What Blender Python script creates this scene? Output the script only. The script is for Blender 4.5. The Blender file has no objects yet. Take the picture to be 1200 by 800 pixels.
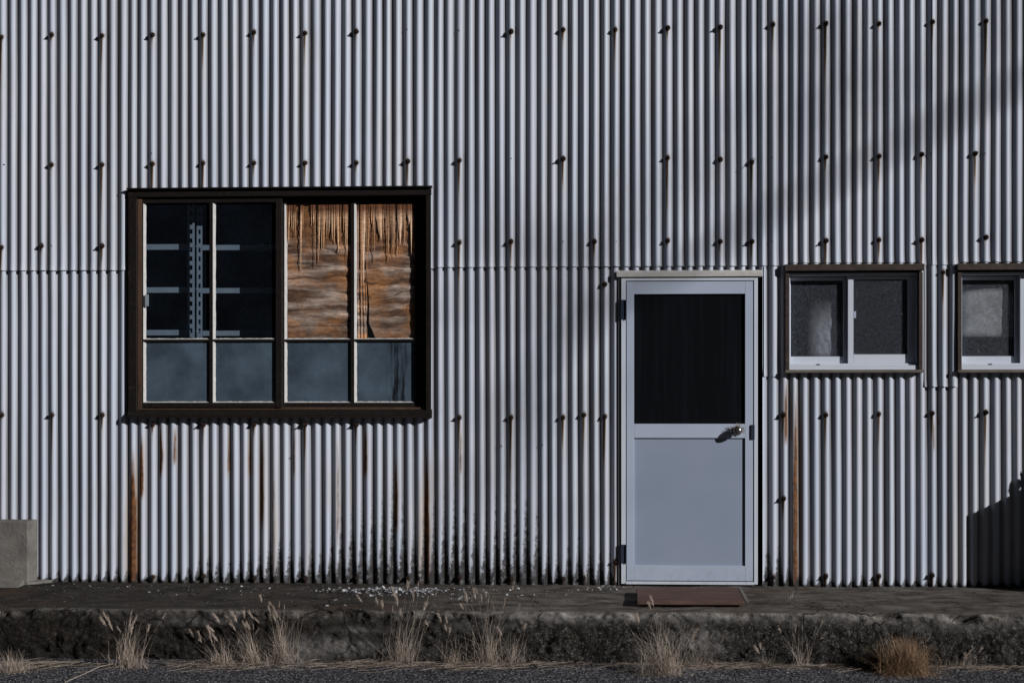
import bpy, bmesh, math, random
import numpy as np
from mathutils import Vector, noise as mnoise
random.seed(7); rng = np.random.default_rng(7)
scene = bpy.context.scene
COL = scene.collection

# ------------------------------------------------------------------ camera
F = 1600.0; TH = math.radians(2.77); D = 8.28; H = 1.06; HY = 480.0
cd = bpy.data.cameras.new('camera'); cam = bpy.data.objects.new('camera', cd); COL.objects.link(cam)
cam.location = (0, -D, H); cam.rotation_euler = (math.radians(90), 0, TH)
cd.sensor_width = 36; cd.sensor_fit = 'HORIZONTAL'; cd.lens = 36*F/1200; cd.shift_y = (HY-400)/1200.0
cd.clip_start = 0.05; cd.clip_end = 2000
scene.camera = cam
def P(px, py, d=0.0):
    """survey helper: the point of the plane parallel to the wall, d metres in front of it"""
    u = (px-600)/F; v = (HY-py)/F
    dx = -math.sin(TH)+u*math.cos(TH); dy = math.cos(TH)+u*math.sin(TH)
    t = (D-d)/dy
    return Vector((dx*t, -d, H+v*t))
def X(px, d=0.0): return P(px, 400, d).x
SUN = Vector((1.65, -1.0, 0.80))

# ------------------------------------------------------------------ light
w = bpy.data.worlds.new('World'); scene.world = w; w.use_nodes = True
nt = w.node_tree; bg = nt.nodes['Background']
sky = nt.nodes.new('ShaderNodeTexSky'); sky.sky_type = 'NISHITA'; sky.sun_disc = False
el = math.atan2(SUN.z, math.hypot(SUN.x, SUN.y)); az = math.atan2(SUN.x, SUN.y)
sky.sun_elevation = el; sky.sun_rotation = az
sky.air_density = 1.0; sky.dust_density = 0.4
nt.links.new(sky.outputs[0], bg.inputs[0]); bg.inputs[1].default_value = 0.0065
ld = bpy.data.lights.new('sun', 'SUN'); lo = bpy.data.objects.new('sun', ld); COL.objects.link(lo)
lo.location = (12, -10, 9); lo.rotation_euler = SUN.to_track_quat('Z', 'Y').to_euler()
ld.energy = 3.6; ld.angle = math.radians(0.53); ld.color = (1.0, 0.975, 0.95)
scene.view_settings.view_transform = 'Standard'; scene.view_settings.look = 'None'
scene.view_settings.exposure = 0
scene.render.engine = 'CYCLES'; scene.cycles.diffuse_bounces = 1

# ------------------------------------------------------------------ material helpers
class N:
    def __init__(s, name):
        s.m = bpy.data.materials.new(name); s.m.use_nodes = True
        s.t = s.m.node_tree; s.b = s.t.nodes['Principled BSDF']; s.out = s.t.nodes['Material Output']
        s.tc = s.t.nodes.new('ShaderNodeTexCoord').outputs['Object']
        g = s.t.nodes.new('ShaderNodeNewGeometry'); s.pos = g.outputs['Position']
    def n(s, typ, **kw):
        o = s.t.nodes.new(typ)
        for k, v in kw.items(): setattr(o, k, v)
        return o
    def put(s, sock, v):
        if hasattr(v, 'is_output'): s.t.links.new(v, sock)
        elif isinstance(v, tuple) and len(v) == 3 and sock.type == 'RGBA': sock.default_value = (*v, 1)
        else: sock.default_value = v
    def mapp(s, scale, vec=None, loc=(0,0,0)):
        m = s.n('ShaderNodeMapping'); s.put(m.inputs['Vector'], vec or s.pos)
        m.inputs['Scale'].default_value = scale; m.inputs['Location'].default_value = loc
        return m.outputs[0]
    def noise(s, scale, detail=4, rough=0.6, vec=None, dist=0):
        o = s.n('ShaderNodeTexNoise'); s.put(o.inputs['Vector'], vec or s.pos)
        o.inputs['Scale'].default_value = scale; o.inputs['Detail'].default_value = detail
        o.inputs['Roughness'].default_value = rough; o.inputs['Distortion'].default_value = dist
        return o.outputs['Fac']
    def vor(s, scale, vec=None, out='Distance'):
        o = s.n('ShaderNodeTexVoronoi'); s.put(o.inputs['Vector'], vec or s.pos)
        o.inputs['Scale'].default_value = scale; return o.outputs[out]
    def rng(s, v, a, b, c=0.0, d=1.0):
        o = s.n('ShaderNodeMapRange'); s.put(o.inputs[0], v)
        for i, q in enumerate((a, b, c, d)): o.inputs[i+1].default_value = q
        return o.outputs[0]
    def math(s, op, a, b=0.0):
        o = s.n('ShaderNodeMath', operation=op); s.put(o.inputs[0], a); s.put(o.inputs[1], b)
        return o.outputs[0]
    def mix(s, f, a, b):
        o = s.n('ShaderNodeMix', data_type='RGBA'); s.put(o.inputs[0], f); s.put(o.inputs[6], a); s.put(o.inputs[7], b)
        return o.outputs[2]
    def attr(s, name):
        o = s.n('ShaderNodeAttribute', attribute_name=name); return o.outputs['Fac']
    def attrc(s, name):
        o = s.n('ShaderNodeAttribute', attribute_name=name); return o.outputs['Color']
    def bump(s, h, strength=0.3, dist=0.002):
        o = s.n('ShaderNodeBump'); s.put(o.inputs['Height'], h)
        o.inputs['Strength'].default_value = strength; o.inputs['Distance'].default_value = dist
        s.t.links.new(o.outputs[0], s.b.inputs['Normal']); return o.outputs[0]
    def fin(s, col=None, rough=0.6, spec=0.3, metal=0.0):
        if col is not None: s.put(s.b.inputs['Base Color'], col)
        s.put(s.b.inputs['Roughness'], rough); s.b.inputs['Specular IOR Level'].default_value = spec
        s.b.inputs['Metallic'].default_value = metal
        return s.m

def m_simple(name, c1, c2, scale=8, rough=0.6, spec=0.3, metal=0.0, stretch=(1,1,1), bump=0.2, bd=0.001, bscale=60):
    n = N(name)
    v = n.mapp(stretch)
    f = n.rng(n.noise(scale, 6, 0.65, v), 0.3, 0.7)
    n.bump(n.noise(bscale, 5, 0.6, v), bump, bd)
    return n.fin(n.mix(f, c1, c2), rough, spec, metal)

def mat_sheet():
    n = N('painted_corrugated_metal')
    v = n.mapp((1, 1, 0.12))
    a = n.rng(n.noise(5.0, 5, 0.6, v), 0.3, 0.7)
    base = n.mix(a, (0.48, 0.545, 0.68), (0.575, 0.605, 0.69))
    # long faint run-down streaks
    v2 = n.mapp((1, 1, 0.05))
    st = n.rng(n.noise(70, 4, 0.7, v2), 0.55, 0.8, 0, 0.28)
    base = n.mix(st, base, (0.27, 0.25, 0.24))
    # trough dirt, painted darker than dirt alone to deepen the groove shade
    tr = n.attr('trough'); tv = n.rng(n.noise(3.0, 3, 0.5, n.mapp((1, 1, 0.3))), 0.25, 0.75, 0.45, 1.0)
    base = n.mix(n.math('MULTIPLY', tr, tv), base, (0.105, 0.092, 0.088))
    gv = n.noise(26, 2, 0.5, n.mapp((1, 1, 0.015)))
    base = n.mix(n.math('MULTIPLY', tr, n.rng(gv, 0.42, 0.62, 0, 0.75)), base, (0.055, 0.040, 0.034))
    tn = n.attr('tone'); base = n.mix(n.rng(tn, 0, 1, 0, 0.22), base, (0.30, 0.31, 0.34))
    ch = n.rng(n.noise(3.2, 5, 0.7, n.mapp((1, 1, 0.35))), 0.56, 0.72, 0, 0.35); base = n.mix(ch, base, (0.36, 0.35, 0.34))
    # specks
    sp = n.rng(n.noise(160, 2, 0.5), 0.70, 0.76, 0, 0.5)
    base = n.mix(sp, base, (0.22, 0.19, 0.17))
    # rust
    r = n.attr('rust'); rn = n.noise(45, 6, 0.75, n.mapp((1, 1, 0.22)))
    rm = n.rng(n.math('ADD', r, n.math('MULTIPLY', n.math('SUBTRACT', rn, 0.5), 0.75)), 0.14, 0.62)
    rm = n.math('MULTIPLY', rm, n.rng(r, 0.01, 0.12))
    rc = n.mix(n.rng(n.noise(30, 4, 0.7), 0.35, 0.65), (0.20, 0.085, 0.032), (0.060, 0.026, 0.014))
    y = n.attr('stain')
    base = n.mix(n.math('MULTIPLY', y, n.rng(rn, 0.2, 0.7, 0.5, 1.0)), base, (0.34, 0.225, 0.105))
    base = n.mix(rm, base, rc)
    dp = n.attr('drip'); dm = n.rng(n.math('ADD', dp, n.math('MULTIPLY', n.math('SUBTRACT', rn, 0.5), 0.4)), 0.05, 0.42)
    base = n.mix(n.math('MULTIPLY', dm, n.rng(dp, 0.01, 0.10)), base, n.mix(n.rng(dp, 0.25, 0.8), (0.16, 0.105, 0.06), (0.030, 0.017, 0.012)))
    # black mould / splash grime near the ground
    g = n.attr('grime'); gn = n.noise(130, 7, 0.85); gn2 = n.noise(30, 5, 0.75)
    gm = n.rng(n.math('ADD', g, n.math('ADD', n.math('MULTIPLY', n.math('SUBTRACT', gn, 0.5), 2.8), n.math('MULTIPLY', n.math('SUBTRACT', gn2, 0.5), 1.6))), 0.42, 0.84)
    gm = n.math('MULTIPLY', gm, n.rng(g, 0.02, 0.25))
    base = n.mix(gm, base, (0.022, 0.02, 0.02))
    n.bump(n.noise(120, 5, 0.7), 0.25, 0.0008)
    return n.fin(base, n.rng(rm, 0, 1, 0.50, 0.85), 0.25)

def mat_concrete_ledge():
    n = N('weathered_mossy_concrete')
    big = n.noise(1.6, 5, 0.65); med = n.noise(14, 7, 0.78); fine = n.noise(90, 6, 0.8)
    front = n.attr('front')     # 1 on the upright face, 0 on the top
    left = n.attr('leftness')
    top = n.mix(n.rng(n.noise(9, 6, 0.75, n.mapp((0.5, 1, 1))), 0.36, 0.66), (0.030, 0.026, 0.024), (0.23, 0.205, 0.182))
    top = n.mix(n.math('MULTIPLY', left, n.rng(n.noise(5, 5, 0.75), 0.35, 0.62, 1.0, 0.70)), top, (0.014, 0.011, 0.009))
    top = n.mix(n.rng(n.noise(2.6, 4, 0.6), 0.52, 0.68, 0, 0.6), top, (0.085, 0.052, 0.034))
    top = n.mix(n.rng(fine, 0.55, 0.68, 0, 0.6), top, (0.26, 0.245, 0.23))
    top = n.mix(n.rng(n.noise(150, 4, 0.8), 0.52, 0.40, 0, 0.6), top, (0.02, 0.018, 0.016))
    v = n.mapp((1, 1, 0.7))
    fm = n.rng(n.math('ADD', n.math('MULTIPLY', n.noise(34, 8, 0.85, v), 0.7), n.math('MULTIPLY', med, 0.3)), 0.46, 0.66)
    fr = n.mix(fm, (0.008, 0.007, 0.007), (0.088, 0.083, 0.080))
    hf = n.noise(140, 6, 0.9, n.mapp((1, 1, 0.75))); fl = n.rng(n.math('ADD', n.math('MULTIPLY', hf, 0.6), n.math('MULTIPLY', n.noise(45, 5, 0.8), 0.4)), 0.535, 0.61)
    fr = n.mix(fl, fr, (0.27, 0.25, 0.235)); fr = n.mix(n.rng(hf, 0.47, 0.40), fr, (0.006, 0.005, 0.005))
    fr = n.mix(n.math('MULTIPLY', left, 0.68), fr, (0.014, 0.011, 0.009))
    # bare concrete where the moss has come off
    ex = n.attr('bare')
    fr = n.mix(n.math('MULTIPLY', ex, n.rng(n.noise(26, 7, 0.8), 0.34, 0.6)), fr, (0.21, 0.20, 0.195))
    fr = n.mix(n.rng(n.noise(5, 5, 0.7), 0.60, 0.70, 0, 0.5), fr, (0.030, 0.031, 0.016))
    vc = n.n('ShaderNodeTexVoronoi', feature='DISTANCE_TO_EDGE'); n.put(vc.inputs['Vector'], n.mapp((1, 1.0, 1), n.math('ADD', 0, 0) if False else None)); vc.inputs['Scale'].default_value = 1.25
    wv = n.n('ShaderNodeVectorMath', operation='ADD'); n.put(wv.inputs[0], n.pos)
    nz = n.n('ShaderNodeTexNoise'); nz.inputs['Scale'].default_value = 6; n.put(nz.inputs['Vector'], n.pos)
    sc_ = n.n('ShaderNodeVectorMath', operation='SCALE'); n.put(sc_.inputs[0], nz.outputs['Color']); sc_.inputs['Scale'].default_value = 0.22
    n.put(wv.inputs[1], sc_.outputs[0]); n.put(vc.inputs['Vector'], wv.outputs[0])
    crack = n.rng(vc.outputs['Distance'], 0.0065, 0.002)
    rim = n.math('MULTIPLY', n.attr('rim'), n.rng(n.noise(18, 7, 0.8), 0.42, 0.60))
    rim = n.math('MULTIPLY', rim, n.rng(left, 0, 1, 0.95, 0.35))
    top = n.mix(rim, top, (0.30, 0.28, 0.265)); fr = n.mix(rim, fr, (0.26, 0.245, 0.235))
    col = n.mix(front, top, fr); col = n.mix(n.math('MULTIPLY', crack, 0.85), col, (0.008, 0.007, 0.006))
    n.bump(n.math('ADD', n.math('MULTIPLY', fine, 0.5), med), 0.9, 0.008)
    return n.fin(col, 0.95, 0.1)

def mat_asphalt():
    n = N('old_asphalt')
    g = n.vor(105); g2 = n.noise(55, 5, 0.8)
    c = n.mix(n.vor(150, out='Color'), (0.018, 0.018, 0.021), (0.085, 0.085, 0.093))
    cc = n.t.nodes.new('ShaderNodeSeparateColor'); n.put(cc.inputs[0], n.vor(105, out='Color'))
    c = n.mix(n.math('POWER', cc.outputs[0], 2.2), (0.012, 0.012, 0.015), (0.20, 0.20, 0.225))
    c = n.mix(n.rng(cc.outputs[1], 0.95, 0.97), c, (0.42, 0.42, 0.44))
    c = n.mix(n.rng(n.noise(1.2, 4, 0.6), 0.4, 0.7, 0, 0.5), c, (0.022, 0.021, 0.022))
    n.bump(n.math('ADD', g, g2), 1.0, 0.006)
    return n.fin(c, 0.9, 0.2)

def mat_paper():
    n = N('peeling_brown_paper')
    c = n.attrc('tint')
    f = n.noise(60, 6, 0.8, n.mapp((0.35, 1, 1.3)))
    c2 = n.mix(n.rng(f, 0.35, 0.7), c, (0.5, 0.42, 0.36)); 
    mx = n.n('ShaderNodeMix', data_type='RGBA', blend_type='MULTIPLY'); n.put(mx.inputs[0], 0.85); n.put(mx.inputs[6], c)
    n.put(mx.inputs[7], n.mix(n.rng(f, 0.3, 0.72), (0.46, 0.35, 0.29), (1.95, 1.85, 1.75)))
    n.bump(n.noise(130, 5, 0.7, n.mapp((0.4, 1, 1.2))), 0.7, 0.003)
    return n.fin(mx.outputs[2], 0.8, 0.15)

def mat_glass(name, tint, keep, dif, gloss_rough=0.02, speck=0, dscale=120, streaks=False, fac=0.06):
    """window pane: transparent x tint, a film of dirt (diffuse), and mirror reflection"""
    n = N(name); t = n.t
    tr = n.n('ShaderNodeBsdfTransparent'); n.put(tr.inputs[0], tint)
    df = n.n('ShaderNodeBsdfDiffuse'); n.put(df.inputs[0], dif)
    f = n.rng(n.noise(dscale, 6, 0.75), 0.3, 0.72, max(0, keep-0.12-speck*0.3), min(1, keep+0.12+speck*0.3))
    if speck:
        sp = n.rng(n.noise(210, 2, 0.5), 0.56, 0.68)
        dc = n.mix(n.math('MULTIPLY', sp, 0.8), dif, tuple(min(1, q*3.6+0.02) for q in dif)); n.put(df.inputs[0], dc)
        n.bump(n.noise(170, 2, 0.6), 0.6, 0.004)
    else:
        cloud = n.noise(4, 4, 0.6)
        dc = n.mix(n.rng(cloud, 0.35, 0.65), dif, tuple(q*1.9 for q in dif)); 
        dc = n.mix(n.rng(n.noise(150, 2, 0.5), 0.70, 0.75), dc, (0.35, 0.36, 0.38))
        n.put(df.inputs[0], dc)
    if streaks:
        sn = n.noise(60, 5, 0.7, n.mapp((1, 1, 0.08)))
        sx = n.rng(n.attr('streak'), 0, 1)
        n.put(df.inputs[0], n.mix(n.math('MULTIPLY', n.rng(sn, 0.42, 0.58), sx), dc, (0.012, 0.016, 0.02)))
    m1 = n.n('ShaderNodeMixShader'); n.put(m1.inputs[0], f); t.links.new(df.outputs[0], m1.inputs[1]); t.links.new(tr.outputs[0], m1.inputs[2])
    gl = n.n('ShaderNodeBsdfGlossy'); gl.inputs['Roughness'].default_value = gloss_rough
    lw = n.n('ShaderNodeLayerWeight'); lw.inputs[0].default_value = 0.5
    fr = n.math('ADD', n.math('MULTIPLY', n.math('POWER', lw.outputs['Facing'], 5.0), 0.9), 0.04)
    m2 = n.n('ShaderNodeMixShader'); n.put(m2.inputs[0], fr)
    t.links.new(m1.outputs[0], m2.inputs[1]); t.links.new(gl.outputs[0], m2.inputs[2])
    for l in list(t.links):
        if l.to_node == n.b: 
            if l.to_socket.name == 'Normal': t.links.new(l.from_socket, gl.inputs['Normal']); t.links.new(l.from_socket, df.inputs['Normal'])
    t.links.new(m2.outputs[0], n.out.inputs[0])
    return n.m

def mat_wood_dark():
    n = N('dark_brown_painted_wood')
    v = n.mapp((1, 1, 1))
    c = n.mix(n.rng(n.noise(40, 6, 0.75, v), 0.35, 0.7), (0.004, 0.0035, 0.0035), (0.017, 0.011, 0.009))
    c = n.mix(n.rng(n.noise(11, 6, 0.75), 0.62, 0.75), c, (0.07, 0.045, 0.036))
    n.bump(n.noise(90, 5, 0.7), 0.4, 0.001)
    return n.fin(c, 0.6, 0.3)

def mat_board():
    n = N('red_brown_board')
    c = n.mix(n.rng(n.noise(24, 7, 0.75, n.mapp((0.2, 1, 1))), 0.32, 0.7), (0.060, 0.034, 0.028), (0.16, 0.10, 0.082))
    c = n.mix(n.rng(n.noise(60, 3, 0.7), 0.66, 0.72, 0, 0.6), c, (0.28, 0.22, 0.2))
    n.bump(n.noise(60, 6, 0.75, n.mapp((0.2, 1, 1))), 0.6, 0.002)
    return n.fin(c, 0.8, 0.2)

def mat_alu(name, c1, c2, rough=0.42):
    n = N(name)
    f = n.rng(n.noise(3.0, 5, 0.6), 0.3, 0.7)
    c = n.mix(f, c1, c2)
    c = n.mix(n.rng(n.noise(70, 5, 0.75, n.mapp((1, 1, 0.3))), 0.66, 0.80, 0, 0.55), c, tuple(q*0.45 for q in c1))
    z = n.n('ShaderNodeSeparateXYZ'); n.put(z.inputs[0], n.pos)
    dirt = n.math('MULTIPLY', n.rng(z.outputs[2], 0.16, 0.0, 0, 0.45), n.rng(n.noise(30, 5, 0.75), 0.45, 0.8))
    c = n.mix(dirt, c, (0.13, 0.12, 0.12))
    n.bump(n.noise(90, 4, 0.6), 0.10, 0.0006)
    return n.fin(c, rough, 0.35)

M = {
 'sheet': mat_sheet(), 'ledge': mat_concrete_ledge(), 'asphalt': mat_asphalt(), 'paper': mat_paper(),
 'wood': mat_wood_dark(), 'board': mat_board(),
 'wood_lit': m_simple('sunlit_frame_wood', (0.13, 0.07, 0.045), (0.05, 0.03, 0.022), 18, stretch=(1, 1, 0.2)),  # lighter copy of the brown frame wood, sunlight put into its colour
 'putty': m_simple('flaking_white_putty', (0.58, 0.58, 0.58), (0.45, 0.44, 0.43), 30, bump=0.4),
 'alu': mat_alu('pale_blue_aluminium', (0.44, 0.51, 0.655), (0.48, 0.55, 0.69)),
 'alu_panel': mat_alu('pale_blue_door_panel', (0.285, 0.345, 0.465), (0.315, 0.37, 0.495), 0.5),
 'alu_white': mat_alu('white_aluminium', (0.62, 0.68, 0.80), (0.68, 0.73, 0.82)),
 'flash': m_simple('white_flashing', (0.62, 0.62, 0.62), (0.50, 0.48, 0.46), 25, bump=0.4),
 'black': m_simple('black_shadow_gap', (0.006, 0.006, 0.007), (0.012, 0.012, 0.014), 8),
 'bluedark': m_simple('navy_and_shaded_metal', (0.02, 0.03, 0.055), (0.03, 0.04, 0.07), 30, rough=0.5),
 'bolt': m_simple('rusted_bolt', (0.010, 0.007, 0.006), (0.035, 0.016, 0.010), 150, rough=0.9, bump=0.6),
 'inner': m_simple('dim_interior', (0.03, 0.033, 0.04), (0.045, 0.05, 0.06), 3),
 'steel': m_simple('pale_grey_shelving_steel', (0.31, 0.36, 0.41), (0.23, 0.28, 0.33), 14, rough=0.5),
 'chrome': m_simple('tarnished_steel', (0.45, 0.44, 0.42), (0.12, 0.11, 0.10), 90, rough=0.28, spec=0.5, metal=0.9, bump=0.4),
 'concrete': m_simple('pale_cast_concrete', (0.215, 0.205, 0.19), (0.11, 0.104, 0.097), 9, rough=0.9, bump=0.9, bd=0.006, bscale=70),
 'straw': m_simple('dry_straw', (0.60, 0.51, 0.44), (0.24, 0.185, 0.145), 80, rough=0.8, bump=0),
 'straw_orange': m_simple('dry_orange_straw', (0.50, 0.33, 0.20), (0.11, 0.062, 0.038), 85, rough=0.8, bump=0),
 'straw_shaded': m_simple('shaded_straw', (0.05, 0.035, 0.022), (0.02, 0.014, 0.01), 60, rough=0.9, bump=0),  # straw colour with the shade beside the orange clump painted in
 'seed': m_simple('dry_seed_head', (0.50, 0.42, 0.36), (0.28, 0.22, 0.18), 60, rough=0.9, bump=0),
 'flake': m_simple('white_paint_flake', (0.56, 0.57, 0.62), (0.30, 0.30, 0.32), 90, rough=0.7),
 'stone': m_simple('grey_grit', (0.24, 0.24, 0.26), (0.04, 0.04, 0.045), 90, rough=0.9),
 'bark': m_simple('grey_bark', (0.10, 0.08, 0.065), (0.05, 0.04, 0.033), 12, bump=0.8, bd=0.01, bscale=25),
 'leaf': m_simple('dark_leaf', (0.05, 0.07, 0.03), (0.09, 0.08, 0.04), 20),
 'green': m_simple('small_green_weed', (0.06, 0.085, 0.03), (0.10, 0.11, 0.05), 30),
 'cloth': m_simple('off_white_cloth', (0.92, 0.88, 0.80), (0.70, 0.66, 0.60), 9, bump=0.4, bd=0.004, bscale=30),
 'curtain': m_simple('grey_cloth', (0.60, 0.60, 0.60), (0.40, 0.40, 0.42), 9, bump=0.4, bd=0.004, bscale=30),
 'roof': m_simple('grey_roofing', (0.2, 0.21, 0.22), (0.14, 0.145, 0.15), 5),
 'clear': mat_glass('clear_window_pane', (0.80, 0.86, 0.93), 0.92, (0.028, 0.038, 0.055), 0.03),
 'frost': mat_glass('frosted_window_pane', (0.5, 0.6, 0.72), 0.04, (0.053, 0.076, 0.104), 0.35),
 'frost_streak': mat_glass('water_streaked_frosted_pane', (0.5, 0.6, 0.72), 0.04, (0.053, 0.076, 0.104), 0.35, streaks=True),
 'pebbled': mat_glass('pebbled_privacy_pane', (0.94, 0.96, 1.0), 0.82, (0.085, 0.095, 0.115), 0.16, speck=0.6, dscale=90),
 'film': mat_glass('clear_pane_over_paper', (0.90, 0.92, 0.94), 0.96, (0.05, 0.06, 0.07), 0.05),
}
n = N('black_door_pane')
v = n.mapp((1, 1, 0.03))
n.bump(n.noise(40, 3, 0.6, v), 0.03, 0.001)
M['doorglass'] = n.fin(n.mix(n.rng(n.noise(45, 4, 0.7, v), 0.45, 0.75), (0.005, 0.006, 0.008), (0.009, 0.0105, 0.014)), 0.28, 0.3)

# ------------------------------------------------------------------ object helpers
def link(name, me, mat, parent=None, loc=None):
    o = bpy.data.objects.new(name, me); COL.objects.link(o)
    if mat and not me.materials: me.materials.append(mat)
    if parent: o.parent = parent
    if loc is not None: o.location = loc
    return o
def tag(o, label=None, cat=None, group=None, kind=None):
    for k, v in (('label', label), ('category', cat), ('group', group), ('kind', kind)):
        if v: o[k] = v
    return o
def empty(name, loc=(0,0,0)):
    o = bpy.data.objects.new(name, None); COL.objects.link(o); o.location = loc; o.empty_display_size = 0.1; return o
class MB:
    def __init__(s): s.bm = bmesh.new()
    def box(s, x0, x1, d0, d1, z0, z1, bevel=0.0015, seg=2):
        """d0, d1: distances in front of the wall"""
        r = bmesh.ops.create_cube(s.bm, size=1.0)
        for v in r['verts']:
            v.co = Vector(((x0+x1)/2+v.co.x*(x1-x0), -(d0+d1)/2+v.co.y*abs(d1-d0), (z0+z1)/2+v.co.z*(z1-z0)))
        if bevel:
            es = list({e for v in r['verts'] for e in v.link_edges})
            b = min(bevel, 0.3*min(abs(x1-x0), abs(d1-d0), abs(z1-z0)))
            bmesh.ops.bevel(s.bm, geom=es, offset=b, segments=seg, affect='EDGES', profile=0.5)
        return s
    def prism(s, pts2, axis, a, b):
        """pts2 outline extruded along axis 'z' (pts x,y) or 'x' (pts y,z)"""
        f = (lambda p, t: Vector((p[0], p[1], t))) if axis == 'z' else (lambda p, t: Vector((t, p[0], p[1])))
        v0 = [s.bm.verts.new(f(p, a)) for p in pts2]; v1 = [s.bm.verts.new(f(p, b)) for p in pts2]
        s.bm.faces.new(v0); s.bm.faces.new(v1[::-1])
        for i in range(len(pts2)):
            j = (i+1) % len(pts2); s.bm.faces.new((v0[i], v1[i], v1[j], v0[j]))
        return s
    def tube(s, pts, rad, seg=8, cap=True):
        rings = []
        for i, p in enumerate(pts):
            p = Vector(p)
            t = (Vector(pts[min(i+1, len(pts)-1)])-Vector(pts[max(i-1, 0)])).normalized()
            u = t.cross(Vector((0, 0, 1)) if abs(t.z) < 0.9 else Vector((0, 1, 0))).normalized(); v = t.cross(u)
            r = rad[i] if hasattr(rad, '__len__') else rad
            rings.append([s.bm.verts.new(p+(u*math.cos(a)+v*math.sin(a))*r) for a in [2*math.pi*k/seg for k in range(seg)]])
        for a, b in zip(rings, rings[1:]):
            for k in range(seg): s.bm.faces.new((a[k], a[(k+1) % seg], b[(k+1) % seg], b[k]))
        if cap: s.bm.faces.new(rings[0][::-1]); s.bm.faces.new(rings[-1])
        return s
    def ribbon(s, pts, wid, side):
        prev = None
        for i, p in enumerate(pts):
            ww = wid[i]*0.5; a = s.bm.verts.new(Vector(p)-side*ww); b = s.bm.verts.new(Vector(p)+side*ww)
            if prev: s.bm.faces.new((prev[0], prev[1], b, a))
            prev = (a, b)
        return s
    def build(s, name, mat, parent=None, smooth=False, origin=None):
        bmesh.ops.recalc_face_normals(s.bm, faces=s.bm.faces)
        if origin is not None: bmesh.ops.translate(s.bm, verts=s.bm.verts, vec=-Vector(origin))
        me = bpy.data.meshes.new(name); s.bm.to_mesh(me); s.bm.free()
        if smooth: me.polygons.foreach_set('use_smooth', [True]*len(me.polygons))
        return link(name, me, mat, parent, origin)

def grid_mesh(name, XX, YY, ZZ, keep=None, attrs=None, smooth=True):
    nr, nc = XX.shape
    co = np.stack([XX, YY, ZZ], -1).reshape(-1, 3).astype(np.float32)
    idx = np.arange(nr*nc).reshape(nr, nc)
    q = np.stack([idx[:-1, :-1], idx[:-1, 1:], idx[1:, 1:], idx[1:, :-1]], -1)
    if keep is not None: q = q[keep]
    q = q.reshape(-1, 4)
    used = np.unique(q); remap = -np.ones(nr*nc, dtype=np.int64); remap[used] = np.arange(len(used))
    q = remap[q]; co = co[used]
    me = bpy.data.meshes.new(name)
    me.vertices.add(len(co)); me.vertices.foreach_set('co', co.ravel())
    me.loops.add(q.size); me.loops.foreach_set('vertex_index', q.ravel().astype(np.int32))
    me.polygons.add(len(q)); me.polygons.foreach_set('loop_start', np.arange(0, q.size, 4, dtype=np.int32))
    me.polygons.foreach_set('loop_total', np.full(len(q), 4, dtype=np.int32))
    if smooth: me.polygons.foreach_set('use_smooth', np.ones(len(q), dtype=bool))
    for k, v in (attrs or {}).items():
        if v.ndim == 3:
            a = me.attributes.new(k, 'FLOAT_COLOR', 'POINT'); a.data.foreach_set('color', v.reshape(-1, 4)[used].astype(np.float32).ravel())
        else:
            a = me.attributes.new(k, 'FLOAT', 'POINT'); a.data.foreach_set('value', v.reshape(-1)[used].astype(np.float32))
    me.update(); me.validate()
    return me

def vnoise(x, y, seed=0):
    """smooth value noise on arrays"""
    r = np.random.default_rng(seed).random((256, 256))
    xi = np.floor(x).astype(int); yi = np.floor(y).astype(int)
    fx = x-xi; fy = y-yi; fx = fx*fx*(3-2*fx); fy = fy*fy*(3-2*fy)
    g = lambda a, b: r[a % 256, b % 256]
    return (g(xi, yi)*(1-fx)+g(xi+1, yi)*fx)*(1-fy)+(g(xi, yi+1)*(1-fx)+g(xi+1, yi+1)*fx)*fy
def fbm(x, y, oct=4, seed=0):
    s = 0; a = 0.5; t = 0
    for i in range(oct):
        s = s+a*vnoise(x*2**i+17*i, y*2**i+31*i, seed+i); t += a; a *= 0.55
    return s/t

# ------------------------------------------------------------------ the setting
LD = 1.06; LZ = -0.285
def gz(x, y): return 0
me = bpy.data.meshes.new('ground')
bm = bmesh.new()
vs = [bm.verts.new(c) for c in ((-400, -400, LZ-0.006), (400, -400, LZ-0.006), (400, 400, LZ-0.006), (-400, 400, LZ-0.006))]
bm.faces.new(vs); bm.to_mesh(me); bm.free()
tag(link('ground', me, M['asphalt']), kind='structure')
xs = np.arange(-7, 7, 0.012); ys = np.arange(-2.6, -0.95, 0.012)
GX, GY = np.meshgrid(xs, ys)
GZ = LZ+0.006*(fbm(GX*2, GY*2, 3, 5)-0.5)+0.007*(fbm(GX*45, GY*45, 2, 8)-0.5)
edge = np.clip((GY+1.30)/0.25, 0, 1); GZ = GZ+0.02*edge*fbm(GX*9, GY*9, 3, 2)
GZ[0, :] = LZ-0.005
tag(link('road', grid_mesh('road', GX, GY, GZ), M['asphalt']), kind='structure')

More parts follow.
